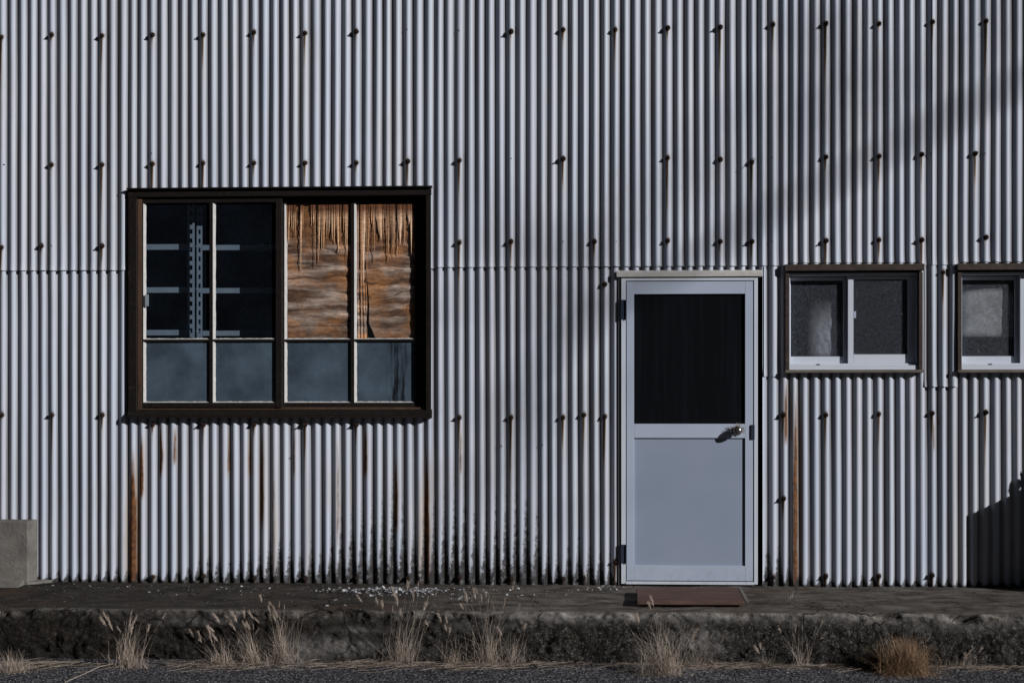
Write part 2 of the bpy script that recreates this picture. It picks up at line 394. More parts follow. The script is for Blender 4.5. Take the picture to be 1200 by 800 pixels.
# concrete ledge: profile from the wall foot over the worn edge down to the road
prof = []
for d in np.arange(-0.12, LD-0.025, 0.012): prof.append((d, 0.0, 0.0))
for k in range(7):
    a = math.pi/2*k/6; prof.append((LD-0.025+0.025*math.sin(a), -0.025+0.025*math.cos(a), k/6))
for z in np.arange(-0.035, LZ-0.03, -0.010): prof.append((LD, z, 1.0))
prof = np.array(prof); xs = np.arange(-6.5, 6.5, 0.011)
GX, PD = np.meshgrid(xs, prof[:, 0]); _, PZ = np.meshgrid(xs, prof[:, 1]); _, PF = np.meshgrid(xs, prof[:, 2])
s = np.arange(len(prof))[:, None]*0.011+GX*0
topw = 1-PF
er = fbm(GX*3.2, s*3.2, 4, 21); fin_ = fbm(GX*22, s*22, 3, 22); fin2 = fbm(GX*60, s*60, 2, 25)
GZ = PZ+topw*(0.012*(er-0.5)+0.004*(fin_-0.5)+0.002*(fin2-0.5))
edgew = np.exp(-((np.arange(len(prof))[:, None]*0.011-np.argmax(prof[:, 2] > 0.5)*0.011)/0.05)**2)
chip = np.clip(fbm(GX*5, s*2, 4, 33)-0.52, 0, 1)*0.16
GY = -PD+PF*(0.030*(fbm(GX*2.5, s*3, 4, 41)-0.5)+0.022*(fin_-0.5)+0.012*(fin2-0.5))+edgew*chip
GZ = GZ-edgew*chip*0.8
GZ = GZ-0.025*topw*np.clip((PD-0.1)/0.9, 0, 1)*0.3
# height of front face is uneven
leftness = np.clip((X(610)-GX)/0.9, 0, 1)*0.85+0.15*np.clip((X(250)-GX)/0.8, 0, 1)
bare = np.zeros_like(GX)
for (px, py, wx, wz, a) in ((390, 758, .38, .045, 1), (345, 765, .15, .04, .8), (815, 752, .14, .06, 1), (650, 722, .25, .022, .9), (425, 738, .16, .02, .8),
                            (760, 722, .5, .020, .8), (980, 720, .6, .018, .6), (1030, 722, .2, .03, .7), (560, 735, .2, .02, .4), (1130, 735, .3, .03, .35), (230, 728, .25, .02, .5)):
    c = P(px, py, LD); bare = np.maximum(bare, a*np.exp(-((GX-c.x)/wx)**2-((GZ-c.z)/wz)**2))
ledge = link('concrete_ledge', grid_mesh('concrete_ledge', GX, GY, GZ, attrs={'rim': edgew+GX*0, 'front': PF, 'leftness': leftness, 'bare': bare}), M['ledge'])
tag(ledge, kind='structure')

# ------------------------------------------------------------------ the building
house = tag(empty('storage_shed', (0, 0, 0)), 'large shed clad in pale blue-white corrugated metal with rust streaks, windows and a door', 'building')
PITCH = 0.0630; AMP = 0.0088
X0 = X(61.5)              # a crest
TILT = 0.0
def crest(x): return X0+round((x-X0)/PITCH)*PITCH
BOLTS = []
rows = [([(1,44),(61,41),(120,42),(178.5,41),(239,41),(297,38),(358,39),(417,37),(598,37),(658,35),(719,35),(780,33),(841,32),(903,29),(965,28),(1027,28),(1091,26),(1154,25)]),
        ([(62,193),(121,193),(178,192),(239,191),(297,191),(358,191),(417,191),(477,189),(537,188),(659,186),(782,185),(843,187),(883,190),(966,184),(1029,183),(1078,181),(1140,180)]),
        ([(3,290),(49,288),(121,288),(537,284),(600,283),(697,283),(782,282),(844,283),(882,283),(967,282),(1030,281),(1079,281),(1154,278)]),
        ([(2,486),(60,486),(119,486),(178,497),(238,497),(297,497),(357,497),(416,497),(537,489),(599,489),(658,489),(685,486),(709,488),(919,486),(967,486),(1030,485),(1094,484),(1155,483)]),
        ([(176,676),(235,675),(296,677),(355,677),(414,677),(473,677),(533,677),(595,678),(655,678),(686,677),(716,658),(905,676),(919,584),(966,675),(1030,675),(1093,674),(709,333),(1110,319)])]
for r in rows:
    for (px, py) in r:
        p = P(px, py, 0.015); BOLTS.append((crest(p.x), p.z, px, py))
STREAKS = [  # px, py0, py1, half width m, strength, kind
 (156,522,690,.019,1.0,'r'),(166,505,585,.009,.95,'r'),(189,492,560,.009,.85,'r'),(307,492,620,.010,.8,'r'),(321,520,690,.008,.35,'r'),
 (428,492,560,.009,.85,'r'),(464,530,625,.009,.95,'r'),(500,520,690,.013,1.0,'r'),(932,440,690,.013,.8,'r'),(921,440,520,.007,.8,'r'),
 (148,545,690,.014,.5,'s'),(323,540,690,.012,.5,'s'),(492,545,690,.013,.6,'s'),(384,520,600,.01,.25,'s'),(930,440,690,.014,.6,'s'),(585,640,690,.01,.4,'s'),
 (205,495,545,.007,.6,'r'),(268,496,560,.006,.5,'r'),(345,494,560,.006,.5,'r'),(396,494,640,.006,.45,'r'),(293,500,560,.007,.6,'r'),(236,610,690,.008,.4,'s'),(210,520,690,.012,.3,'s'),(452,500,690,.012,.35,'s'),(478,560,690,.012,.4,'s'),(412,520,600,.01,.3,'s'),(540,492,560,.006,.45,'r'),(707,492,540,.006,.5,'r'),
 (248,500,690,.01,.25,'s'),(360,500,690,.012,.3,'s'),(1094,486,530,.006,.5,'r'),(1100,484,500,.006,.5,'r'),(1120,440,690,.02,.25,'s'),(560,60,200,.01,.15,'s')]
def sheet(px0, px1, py_top, py_bot, lift, holes=(), zt=None, zb=None, xa=None, xb=None, seed=0, ragged=0.002, foot=False):
    x0 = xa if xa is not None else X(px0); x1 = xb if xb is not None else X(px1)
    pc = (max(0, min(1200, px0))+max(0, min(1200, px1)))/2
    z1 = zt if zt is not None else P(pc, py_top).z; z0 = zb if zb is not None else P(pc, py_bot).z
    n = max(3, int((x1-x0)/PITCH*14)); m = max(3, int((z1-z0)/0.016))
    gx, gz_ = np.meshgrid(np.linspace(x0, x1, n), np.linspace(z0, z1, m))
    ph = (gx-X0)*2*np.pi/PITCH+0.9*(fbm(gx*1.1, gz_*0.45, 2, 61)-0.5)+0.9*(vnoise(gx*9, gz_*0.25, 62)-0.5)
    c = np.cos(ph); amp = AMP*(1+0.40*(fbm(gx*8, gz_*0.8, 2, 71)-0.5))
    prof_ = c-0.06*np.cos(2*ph)
    y = -amp*prof_-lift-0.008*(fbm(gx*0.9, gz_*0.9, 3, 81)-0.5)
    if z0 > 0.5:       # lower edge of an overlapping sheet is sprung slightly off the one below
        y = y-(0.0045+0.004*(vnoise(gx*7, gz_*0, 91)-0.3))*np.exp(-(gz_-z0)/0.03)
    # slight dents round the bolts
    rust = np.zeros_like(gx); drip = np.zeros_like(gx); stain = np.zeros_like(gx)
    for i, (bx, bz, px, py) in enumerate(BOLTS):
        if bx < x0-0.05 or bx > x1+0.05: continue
        d2 = ((gx-bx)/0.022)**2+((gz_-bz)/0.022)**2
        y = y+0.0030*np.exp(-d2)
        rr = random.Random(i*13+5); L = rr.choice((rr.uniform(0.03, 0.12), rr.uniform(0.12, 0.28), rr.uniform(0.25, 0.5))); s_ = rr.uniform(0.6, 1.0)
        dz = bz-gz_; inb = np.clip(1-dz/L, 0, 1)*(dz > -0.004)
        drip = np.maximum(drip, s_*inb**0.8*np.exp(-((gx-bx+0.003+0.01*dz)/(0.0075*(0.45+0.55*inb)))**2))
        drip = np.maximum(drip, 1.0*np.exp(-((gx-bx)**2+(gz_-bz)**2)/0.013**2))
        stain = np.maximum(stain, 0.75*s_*np.clip(1-dz/(L*2.0), 0, 1)*(dz > 0)*np.exp(-((gx-bx+0.002)/0.009)**2))
    for (px, a, b, hw, st, kd) in STREAKS:
        cx = X(px); za = P(px, a).z; zb_ = P(px, b).z
        if cx < x0-0.1 or cx > x1+0.1: continue
        t = (za-gz_)/(za-zb_); env = np.clip(t*2.6, 0, 1)**0.8*np.clip((1.05-t)*(5 if b < 680 else 50), 0, 1)
        wob = 0.004*(vnoise(gz_*9+px, gz_*0, 3)-0.5)
        hv = 1.3*hw*(0.35+0.65*np.clip(t*1.6, 0, 1)*(1 if b > 680 else 1)); val = st*env*np.exp(-((gx-cx-wob)/hv)**2)
        if kd == 'r':
            rust = np.maximum(rust, val)
            stain = np.maximum(stain, 0.85*st*env*np.exp(-((gx-cx-wob*2)/(hw*2.1))**2))
        else: stain = np.maximum(stain, val)
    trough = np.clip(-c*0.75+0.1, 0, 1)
    gh = 0.045+0.30*np.exp(-((gx-X(560))/0.62)**2)+0.20*np.exp(-((gx-X(430))/0.60)**2)+0.12*np.exp(-((gx-X(905))/0.10)**2)+0.05*np.exp(-((gx-X(250))/0.7)**2)
    gh = 1.45*gh*(0.6+0.8*vnoise(gx*7, gx*0, 9))*(0.80-0.50*c)
    grime = np.clip(1.15-gz_/gh, 0, 1)
    grime = np.maximum(grime, 0.75*np.clip(1-gz_/0.035, 0, 1))
    for (bx, bz, px, py) in BOLTS:
        if bz < 0.1 and x0-.05 < bx < x1+.05: grime = np.maximum(grime, 1.0*np.exp(-((gx-bx+0.006)/0.013)**2-((gz_-bz+0.012)/0.03)**2))
    # mud-dark line under the big window sill and beside frames
    zz = gz_.copy()
    zz[0, :] += ragged*2*(rng.random(zz.shape[1])-0.5)
    keep = np.ones((m-1, n-1), bool)
    cx = (gx[:-1, :-1]+gx[1:, 1:])/2; cz = (gz_[:-1, :-1]+gz_[1:, 1:])/2
    for (hx0, hx1, hz0, hz1) in holes: keep &= ~((cx > hx0) & (cx < hx1) & (cz > hz0) & (cz < hz1))
    if not keep.any(): return None
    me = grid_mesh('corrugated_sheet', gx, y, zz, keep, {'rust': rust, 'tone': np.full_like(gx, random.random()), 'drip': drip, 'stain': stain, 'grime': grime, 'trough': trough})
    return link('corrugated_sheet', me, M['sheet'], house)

class Loc:   # lay out the parts of a window or door in its own upright plane
    def __init__(s, pc, d): s.pc = pc; s.d = d
    def x(s, px): return P(px, 400, s.d).x
    def z(s, py): return P(s.pc, py, s.d).z
WB = Loc(328, 0.02); WS = Loc(1000, 0.03); WT = Loc(1190, 0.03); DR = Loc(808, 0.03)
hole_big = (WB.x(155), WB.x(501), WB.z(487), WB.z(225))
hole_s = (WS.x(924), WS.x(1078), WS.z(433), P(1000, 311).z+0.012)
SW = WS.x(1081)-WS.x(920)
T0 = WT.x(1122.5)
hole_t = (T0+0.02, T0+SW-0.02, WT.z(430), P(1000, 311).z+0.012)
hole_d = (X(727), X(893.5), -0.2, DR.z(323))
HOLES = (hole_big, hole_s, hole_t, hole_d)
ZTOP = 4.3; ZS_L = P(75, 317).z; ZS_M = P(600, 313).z; ZS_R = P(1000, 311).z
EL, ER = -6.2, 6.2
# upper row
ups = [EL, X(-150), crest(X(95)), crest(X(280)), crest(X(500)), crest(X(683)), crest(X(906)), crest(X(1090)), X(1330), ER]
for i in range(len(ups)-1):
    xm = (ups[i]+ups[i+1])/2
    zs = ZS_L if xm < X(400) else (ZS_M if xm < X(800) else ZS_R)
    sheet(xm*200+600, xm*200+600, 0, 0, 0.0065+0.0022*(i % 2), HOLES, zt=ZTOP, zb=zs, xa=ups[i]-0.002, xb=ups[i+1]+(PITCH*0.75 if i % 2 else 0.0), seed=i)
# lower row
los = [EL, crest(X(42))-0.012, crest(X(152))-0.2*PITCH, crest(X(330)), crest(X(503))+0.3*PITCH, X(681), crest(X(894))+0.3*PITCH, crest(X(1080)), X(1300), ER]
for i in range(len(los)-1):
    lz = -0.012
    sheet(0, 0, 0, 0, 0.0+0.0022*((i+1) % 2), HOLES, zt=ZS_M+0.12, zb=lz, xa=los[i]-0.002, xb=los[i+1]+(PITCH*0.6 if i % 2 == 0 else 0.0), seed=i+20, ragged=0.006)
# make-up pieces between the openings
sheet(1083, 1122, 311, 453, 0.010, (hole_s, hole_t), seed=41)
sheet(895, 914, 312, 441, 0.006, (hole_s,), seed=42)
sheet(681, 727, 314, 690, 0.006, (hole_d,), seed=43, zb=-0.01)

# plain walls, roof and floor behind the cladding
DEEP = 5.0
for (a, b) in ((EL, EL+0.1), (ER-0.1, ER)): MB().box(a, b, -0.04, -DEEP, LZ, ZTOP, 0).build('side_wall', M['inner'], house)
MB().box(EL, ER, -DEEP, -DEEP-0.1, LZ, ZTOP, 0).build('back_wall', M['inner'], house)
MB().box(EL+.1, ER-.1, -0.14, -DEEP, -0.1, 0.004, 0).build('floor', M['inner'], house)
MB().box(EL-0.2, ER+0.2, 0.02, -DEEP-0.4, ZTOP, ZTOP+0.12, 0.01).build('roof', M['roof'], house)
# timber girts behind the sheets
for py in (38, 190):
    z = P(600, py).z
    MB().box(EL+.1, ER-.1, -0.02, -0.06, z-0.03, z+0.03, 0).build('girt', M['wood'], house)

# bolts
def bolt_mesh():
    mb = MB(); 
    mb.tube([(0, 0.004, 0), (0, -0.003, 0)], [0.0125, 0.0115], 12)
    mb.tube([(0, -0.003, 0), (0, -0.011, 0)], [0.0098, 0.0090], 6)
    mb.tube([(0, -0.011, 0), (0.001, -0.024, -0.001)], [0.0042, 0.0036], 8)
    bmesh.ops.recalc_face_normals(mb.bm, faces=mb.bm.faces)
    me = bpy.data.meshes.new('bolt'); mb.bm.to_mesh(me); mb.bm.free(); me.materials.append(M['bolt']); return me
bme = bolt_mesh()
for i, (bx, bz, px, py) in enumerate(BOLTS):
    if hole_d[0]-0.01 < bx < hole_d[1]+0.01 and bz < hole_d[3]: bx = bx-PITCH
    o = link('bolt', bme, None, house, (bx+random.uniform(-.001, .001), -(AMP+(0.0085 if py < 300 else 0.003)), bz))
    o.rotation_euler = (random.uniform(-.15, .15), random.uniform(0, 3), random.uniform(-.12, .12))
    k = random.uniform(1.0, 1.3); o.scale = (k, k*random.uniform(.8, 1.2), k)
# tiny old nail heads left in the troughs and ridges
for (px, py) in ((5,193),(477,35),(538,36),(721,185),(599,186),(905,185),(1090,180),(1154,180),(660,283),(722,283),(905,283),(588,522),(345,534),(636,521),(61,288),(1092,181),(178,180)):
    p = P(px, py, 0.01); MB().tube([(p.x, -.004, p.z), (p.x, -.0175, p.z)], [0.003, 0.004], 8).build('old_nail', M['bolt'], house)
# bent wire hooked over one bolt by the door
p0 = P(884, 189, 0.03); pts = [p0+Vector((-0.012, 0.0, 0.016)), p0+Vector((-0.004, -0.006, 0.02)), p0+Vector((0.004, -0.004, 0.008)), p0+Vector((-0.02, -0.03, -0.02))]
MB().tube(pts, 0.0018, 6).build('bent_wire', M['bolt'], house)

# ------------------------------------------------------------------ big window
def Bx(mb, L, px0, px1, py0, py1, d0, d1, bev=0.0015): mb.box(L.x(px0), L.x(px1), d0, d1, L.z(py1), L.z(py0), bev)
bw = empty('window', (0, 0, 0)); bw.parent = house
bw['label'] = 'large dark brown wooden sliding window, right half papered over'
mb = MB(); L = WB
Bx(mb, L, 150.5, 160.5, 230.3, 489, 0.026, -0.07, 0.003)     # left casing
mb.build('casing', M['wood'], bw); mb = MB()
Bx(mb, L, 499, 505, 230.3, 489, 0.022, -0.07, 0.003)       # right casing
mb.build('casing', M['wood'], bw); mb = MB()
Bx(mb, L, 150.0, 505.5, 220.5, 230, 0.026, -0.07, 0.003)   # head
mb.build('head', M['wood'], bw)
mb = MB(); Bx(mb, L, 160.6, 165.5, 231, 480, 0.012, -0.07, 0.002); mb.build('jamb_liner', M['wood_lit'], bw)
mb = MB(); mb.box(L.x(149.5), L.x(506.5), 0.045, -0.02, L.z(221.2), L.z(219.6), 0.0008); mb.build('drip_strip', M['wood'], bw)
# sill: sloping board
y_ = lambda d: -d
mb = MB(); mb.prism([(-0.050, L.z(489.5)), (-0.050, L.z(485.5)), (-0.012, L.z(479.5)), (0.07, L.z(479)), (0.07, L.z(489.5))], 'x', L.x(151), L.x(506))
mb.build('sill', M['wood'], bw)
mb = MB(); Bx(mb, L, 160.6, 499, 477, 480.2, 0.0, -0.06, 0.001); mb.build('track', M['wood_lit'], bw)

def sash(px0, px1, pm, dfront, right=False):
    """one sliding leaf: stiles, rails, upright glazing bar at pm, cross bar, putty, four panes"""
    yt, yb = 231, 477.5; L = WB
    gy0, gyc, gy1 = 236.5, 398, 471.5
    s = empty('sash_frame'); 
    mb = MB()
    sl, sr = (166.5, 322.5) if not right else (331, 485.5)
    Bx(mb, L, px0, sl+0.5, yt, yb, dfront, dfront-0.03, 0.002)
    Bx(mb, L, sr, px1, yt, yb, dfront, dfront-0.03, 0.002)
    Bx(mb, L, px0+0.8, px1-0.8, yt, gy0, dfront-0.002, dfront-0.028, 0.001)
    Bx(mb, L, px0+0.8, px1-0.8, gy1, yb-0.3, dfront-0.002, dfront-0.028, 0.001)
    Bx(mb, L, pm-3.0, pm+1.2, gy0-0.5, gy1+0.5, dfront-0.004, dfront-0.026, 0.0015)
    Bx(mb, L, sl, sr, gyc-0.9, gyc+1.8, dfront-0.0055, dfront-0.0245, 0.0015)
    bpy.data.objects.remove(s)
    mb.build('sash', M['wood'], bw)
    gd = dfront-0.017                                       # glass plane
    pt = MB()
    for (a, b) in ((sl+0.5, pm-3.0), (pm+1.2, sr)):
        for (c, d) in ((gy0, gyc-0.9), (gyc+1.8, gy1)):
            xa, xb, za, zb = L.x(a), L.x(b), L.z(d), L.z(c)
            wv = 0.0155; wh = 0.0075; f0 = dfront-0.006
            nseg = 26                                       # slightly chewed edge
            prev = None
            for k in range(nseg+1):
                z = za+(zb-za)*k/nseg; q = wv*(0.90+0.14*random.random())
                cur = (pt.bm.verts.new((xa, -f0, z)), pt.bm.verts.new((xa+q, -gd-0.0005, z)))
                if prev: pt.bm.faces.new((prev[0], prev[1], cur[1], cur[0]))
                prev = cur
            prev = None
            for k in range(nseg+1):
                x = xa+(xb-xa)*k/nseg; q = wh*(0.75+0.4*random.random())
                cur = (pt.bm.verts.new((x, -f0, za)), pt.bm.verts.new((x, -gd-0.0005, za+q)))
                if prev: pt.bm.faces.new((prev[0], cur[0], cur[1], prev[1]))
                prev = cur
    pt.build('putty', M['putty'], bw)
    for ci, (a, b) in enumerate(((sl, pm-2), (pm, sr+0.5))):
        for ri, (c, d) in enumerate(((gy0-1, gyc), (gyc+1, gy1+1))):
            if ri == 0: mt = M['film'] if right else M['clear']
            else: mt = M['frost_streak'] if (right and ci == 1) else M['frost']
            nx = 30; gx, gz_ = np.meshgrid(np.linspace(L.x(a), L.x(b), nx), np.linspace(L.z(d), L.z(c), 4))
            stv = np.clip((gx-L.x(450))/0.05, 0, 1)*np.clip((L.x(478)-gx)/0.03, 0, 1)
            link('pane', grid_mesh('pane', gx, np.full_like(gx, -gd), gz_, attrs={'streak': stv}), mt, bw)
sash(160.8, 330, 247.5, 0.010)
sash(327.0, 498.5, 412.5, -0.021, right=True)
# finger pull and latch
mb = MB(); mb.box(L.x(169.5), L.x(173.5), 0.013, 0.008, L.z(358), L.z(344), 0.001); mb.build('finger_pull', M['steel'], bw)
mb = MB(); mb.box(L.x(491), L.x(494), -0.019, -0.023, L.z(358), L.z(346), 0.001); mb.build('latch', M['bolt'], bw)

# torn paper behind the two right upper panes
def lerp(a, b, t): return a+(b-a)*t
def paper(px0, px1, seed, label, vert_tear=None):
    L = WB; rr = random.Random(seed)
    root = empty('torn_paper', (L.x((px0+px1)/2), 0.055, L.z(396)))
    tag(root, label, 'paper', 'torn brown paper in the big window')
    n, m = 170, 300
    u, v = np.meshgrid(np.linspace(0, 1, n), np.linspace(0, 1, m))         # v=0 bottom
    x = L.x(px0)+(L.x(px1)-L.x(px0))*u; z = L.z(398)+(L.z(237)-L.z(398))*v
    warp = 0.045*(fbm(u*2.2, v*2, 3, seed)-0.5)
    band = fbm(u*1.2+3, (v+warp)*21, 3, seed+4)
    fine = fbm(u*7, (v+warp)*50, 3, seed+9)
    fold = np.abs(np.sin((v+warp*1.4)*31+5.0*fbm(u*0.9, v*6, 3, seed+2)))
    y = 0.052-0.008*fold**0.6*(0.25+band)-0.004*fine-0.006*fbm(u*3, v*3, 2, seed+12)
    a = np.array([0.58, 0.47, 0.40]); b = np.array([0.56, 0.265, 0.105]); c = np.array([0.17, 0.095, 0.06]); dk = np.array([0.045, 0.022, 0.015])
    t1 = np.clip((band-0.35)*3.2, 0, 1)[..., None]; t2 = np.clip((fbm(u*3, (v+warp)*9, 4, seed+20)-0.42)*3.5, 0, 1)[..., None]
    col = lerp(lerp(c, a, t1), b, t2*0.78)
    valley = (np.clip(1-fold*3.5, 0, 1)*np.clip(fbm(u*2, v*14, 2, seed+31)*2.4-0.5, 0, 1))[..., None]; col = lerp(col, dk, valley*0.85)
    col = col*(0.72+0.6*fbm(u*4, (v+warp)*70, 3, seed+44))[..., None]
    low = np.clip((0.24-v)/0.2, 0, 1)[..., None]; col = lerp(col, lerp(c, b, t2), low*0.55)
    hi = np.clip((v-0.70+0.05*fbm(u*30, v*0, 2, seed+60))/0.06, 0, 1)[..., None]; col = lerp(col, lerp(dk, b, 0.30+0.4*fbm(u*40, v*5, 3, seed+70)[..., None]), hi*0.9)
    keep = None
    if vert_tear:
        t0, t1_, vt = vert_tear
        wob = 0.03*(fbm(v*8, v*0+3, 3, seed+50)-0.5)
        ins = (u > t0+wob) & (u < t1_+wob+0.10*np.clip(0.12-v, 0, 1)/0.12-0.05*np.clip(v/vt, 0, 1)) & (v < vt) 
        y = y+0.02*ins; col = np.where(ins[..., None], np.array([0.012, 0.009, 0.008]), col)
        nearr = (u < t0+wob) & (v < vt+0.2); y = y-0.004*nearr*np.abs(np.sin(u*60+3*v))
        col = np.where(nearr[..., None], col*(0.55+0.7*np.abs(np.sin(u*48+2*v))[..., None]), col)
    colA = np.concatenate([col, np.ones(col.shape[:2]+(1,))], -1)
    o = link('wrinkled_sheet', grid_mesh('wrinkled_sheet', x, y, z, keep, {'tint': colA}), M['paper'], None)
    o.parent = root; o.matrix_parent_inverse = root.matrix_basis.inverted() if False else o.matrix_parent_inverse; o.location = -Vector(root.location)
    # top band and hanging shreds
    W = L.x(px1)-L.x(px0); zt = L.z(238); S = (L.z(237)-L.z(398))/161
    verts = []; faces = []; cols = []
    k = 44
    cuts = sorted([0]+[rr.random() for _ in range(k)]+[1])
    for i in range(len(cuts)-1):
        a0, a1 = cuts[i], cuts[i+1]
        if a1-a0 < 0.006: continue
        if rr.random() < 0.10: continue
        Ln = S*rr.choice([22, 30, 34, 38, 42, 46, 52, 60, 68])*rr.uniform(0.85, 1.15)
        if vert_tear and a0 < vert_tear[0]: Ln = S*rr.uniform(90, 150)
        bias = rr.uniform(-0.3, 1.1); curl = rr.uniform(-0.003, 0.007); seg = 16; tw = rr.uniform(-0.5, 0.5)
        sh = rr.uniform(0.7, 1.25); base = len(verts)
        tone = rr.random(); jag = [rr.uniform(-.12, .12) for _ in range(seg+1)]
        for j in range(seg+1):
            t = j/seg; wdt = (a1-a0)*W*(1-max(0, t-0.3)/0.7)**0.8*(1+jag[j])+0.0004
            cx = L.x(px0)+lerp(a0, a1, 0.5)*W+(bias-0.4)*(a1-a0)*W*0.5*t
            zz = zt-Ln*t; yy = 0.036-curl*math.sin(t*2.6)-0.001*i % 3*0.001
            rib = 0.0035*tw
            for q, kx in ((-0.5, -1), (0, 0), (0.5, 1)):
                verts.append((cx+q*wdt, yy+kx*rib-(0.0025 if kx == 0 else 0), zz))
                nn = 0.75+0.5*vnoise(np.array([cx*160+q*3]), np.array([zz*14]), seed)[0]
                dark = np.clip((t*Ln/S-7)/9, 0, 1)
                cbase = lerp(np.array([0.15, 0.07, 0.038]), lerp(np.array([0.48, 0.27, 0.14]), np.array([0.62, 0.46, 0.34]), tone), dark)
                cbase = cbase*sh*nn
                cols.append((*cbase, 1))
            if j:
                r0 = base+(j-1)*3; r1 = base+j*3
                faces += [(r0, r0+1, r1+1, r1), (r0+1, r0+2, r1+2, r1+1)]
    me = bpy.data.meshes.new('hanging_shreds'); me.from_pydata(verts, [], faces)
    at_ = me.attributes.new('tint', 'FLOAT_COLOR', 'POINT'); at_.data.foreach_set('color', np.array(cols, dtype=np.float32).ravel()); me.update()
    o = link('hanging_shreds', me, M['paper']); o.parent = root; o.location = -Vector(root.location)
paper(333, 411, 3, 'torn brown paper with fringed top edge, left of the pair filling the upper right panes')
paper(416.5, 484.5, 11, 'torn brown paper with one long upright tear, in the rightmost pane of the big window', (0.17, 0.225, 0.50))

# shelving seen through the clear panes
rack = tag(empty('shelving_rack', (X(228), 0.14, 0)), 'pale grey slotted steel shelving standing behind the clear left panes of the big window', 'shelving')
def local(o, root): o.parent = root; o.location = -Vector(root.location)
def slotted(px0, px1, d, ztop):
    x0, x1 = X(px0, d), X(px1, d); wv = x1-x0; mb = MB()
    z = 0.0; k = 0
    mb.box(x0, x0+wv*0.30, d, d-0.002, 0, ztop, 0); mb.box(x1-wv*0.30, x1, d, d-0.002, 0, ztop, 0)
    while z < ztop:
        mb.box(x0+wv*0.30, x1-wv*0.30, d, d-0.002, z, min(z+0.027, ztop), 0); z += 0.056
    mb.box(x0, x0+0.002, d-0.0022, d-0.035, 0, ztop, 0)
    return mb
o = slotted(219.5, 228.0, -0.125, 2.35).build('post', M['steel']); local(o, rack)
o = slotted(230.5, 237.0, -0.145, 2.33).build('post', M['steel']); local(o, rack)
for py in (289, 339.5, 389.5, 440, 500):
    z = P(230, py, -0.13).z
    mb = MB(); mb.box(X(120), X(219), -0.135, -0.139, z-0.017, z+0.017, 0); mb.box(X(120), X(219), -0.139, -0.42, z+0.012, z+0.016, 0)
    mb.build('shelf', M['steel']); local(bpy.context.scene.objects[-1] if False else COL.objects[-1], rack)
    z -= 0.004
    mb = MB(); mb.box(X(229.5), X(352), -0.150, -0.154, z-0.016, z+0.016, 0); mb.box(X(236), X(352), -0.154, -0.45, z+0.011, z+0.015, 0)
    o = mb.build('shelf', M['steel']); local(o, rack)

# ------------------------------------------------------------------ small aluminium windows
def small_window(L, x_off, label, px_l=920):
    wn = empty('window'); wn.parent = house; wn['label'] = label
    def xx(px): return WS.x(px)+x_off
    def B(mb, px0, px1, py0, py1, d0, d1, bev=0.0012): mb.box(xx(px0), xx(px1), d0, d1, L.z(py1), L.z(py0), bev)
    # y values measured at the first window's middle; second one sits at the same height
    mb = MB()
    B(mb, 920.5, 925, 319.1, 433, 0.030, -0.075); mb.build('casing', M['casing'], wn)
    mb = MB(); B(mb, 1077, 1081.5, 319.1, 433, 0.030, -0.075); mb.build('casing', M['casing'], wn)
    mb = MB(); mb.box(xx(919.5), xx(1082.5), 0.048, -0.075, L.z(317.2), P(1000, 311).z+0.004, 0.002); mb.build('head', M['casing'], wn)
    mb = MB(); B(mb, 919.8, 1081.8, 433.2, 436.6, 0.046, -0.05, 0.002); mb.build('sill', M['sillwood'], wn)
    mb = MB()
    B(mb, 925.2, 1076.8, 427.8, 433.0, 0.018, -0.075); B(mb, 925.2, 1076.8, 425.5, 427.6, -0.004, -0.075)
    B(mb, 925.2, 1076.8, 319.2, 322, 0.004, -0.075)
    B(mb, 925.2, 927.0, 322.2, 425.4, -0.002, -0.075); B(mb, 1075, 1076.8, 322.2, 425.4, -0.002, -0.075)
    mb.build('outer_frame', M['alu_white'], wn)
    # back (left) leaf
    mb = MB()
    B(mb, 927.2, 928.8, 323, 425.3, -0.042, -0.062); B(mb, 991, 999, 323, 425.3, -0.042, -0.062)
    B(mb, 928.9, 990.9, 323, 327.0, -0.042, -0.062); B(mb, 928.9, 990.9, 417, 425.3, -0.042, -0.062)
    mb.build('sash', M['alu_white'], wn)
    mb = MB(); B(mb, 928.5, 991.5, 326, 418, -0.050, -0.054, 0); mb.build('pane', M['pebbled'], wn)
    # front (right) leaf
    mb = MB()
    B(mb, 995.5, 1001.8, 322.5, 425.3, -0.014, -0.036); B(mb, 1066, 1074.8, 322.5, 425.3, -0.014, -0.036)
    B(mb, 1001.9, 1065.9, 322.5, 326.5, -0.014, -0.036); B(mb, 1001.9, 1065.9, 414.8, 425.3, -0.014, -0.036)
    mb.build('sash', M['alu_white'], wn)
    mb = MB(); B(mb, 1001.5, 1066.5, 326, 415.2, -0.023, -0.027, 0); mb.build('pane', M['pebbled'], wn)
    mb = MB(); B(mb, 1002.5, 1005.0, 364, 372, -0.018, -0.0225, 0.0005); mb.build('finger_pull', M['alu'], wn)
    mb = MB(); B(mb, 958, 962, 426.1, 427.3, -0.001, -0.0038, 0.0003); mb.build('drain_slot', M['black'], wn)
    return wn
M['casing'] = m_simple('brown_window_casing', (0.075, 0.052, 0.045), (0.028, 0.02, 0.018), 30)
M['sillwood'] = m_simple('greyed_sill_wood', (0.20, 0.175, 0.155), (0.10, 0.085, 0.075), 30, stretch=(0.3, 1, 1))
small_window(WS, 0.0, 'small sliding window with two dark pebbled panes, nearer the door')
small_window(WS, T0-WS.x(920.5), 'small sliding window with pale cloth behind its pane, at the right end')
n = N('edge_fade_cloth'); n.bump(n.noise(30, 4, 0.6), 0.4, 0.004); M['edge_fade'] = n.fin(n.attrc('tint'), 0.9, 0.1)  # edges darkened in colour to paint the soft fade of light through pebbled glass
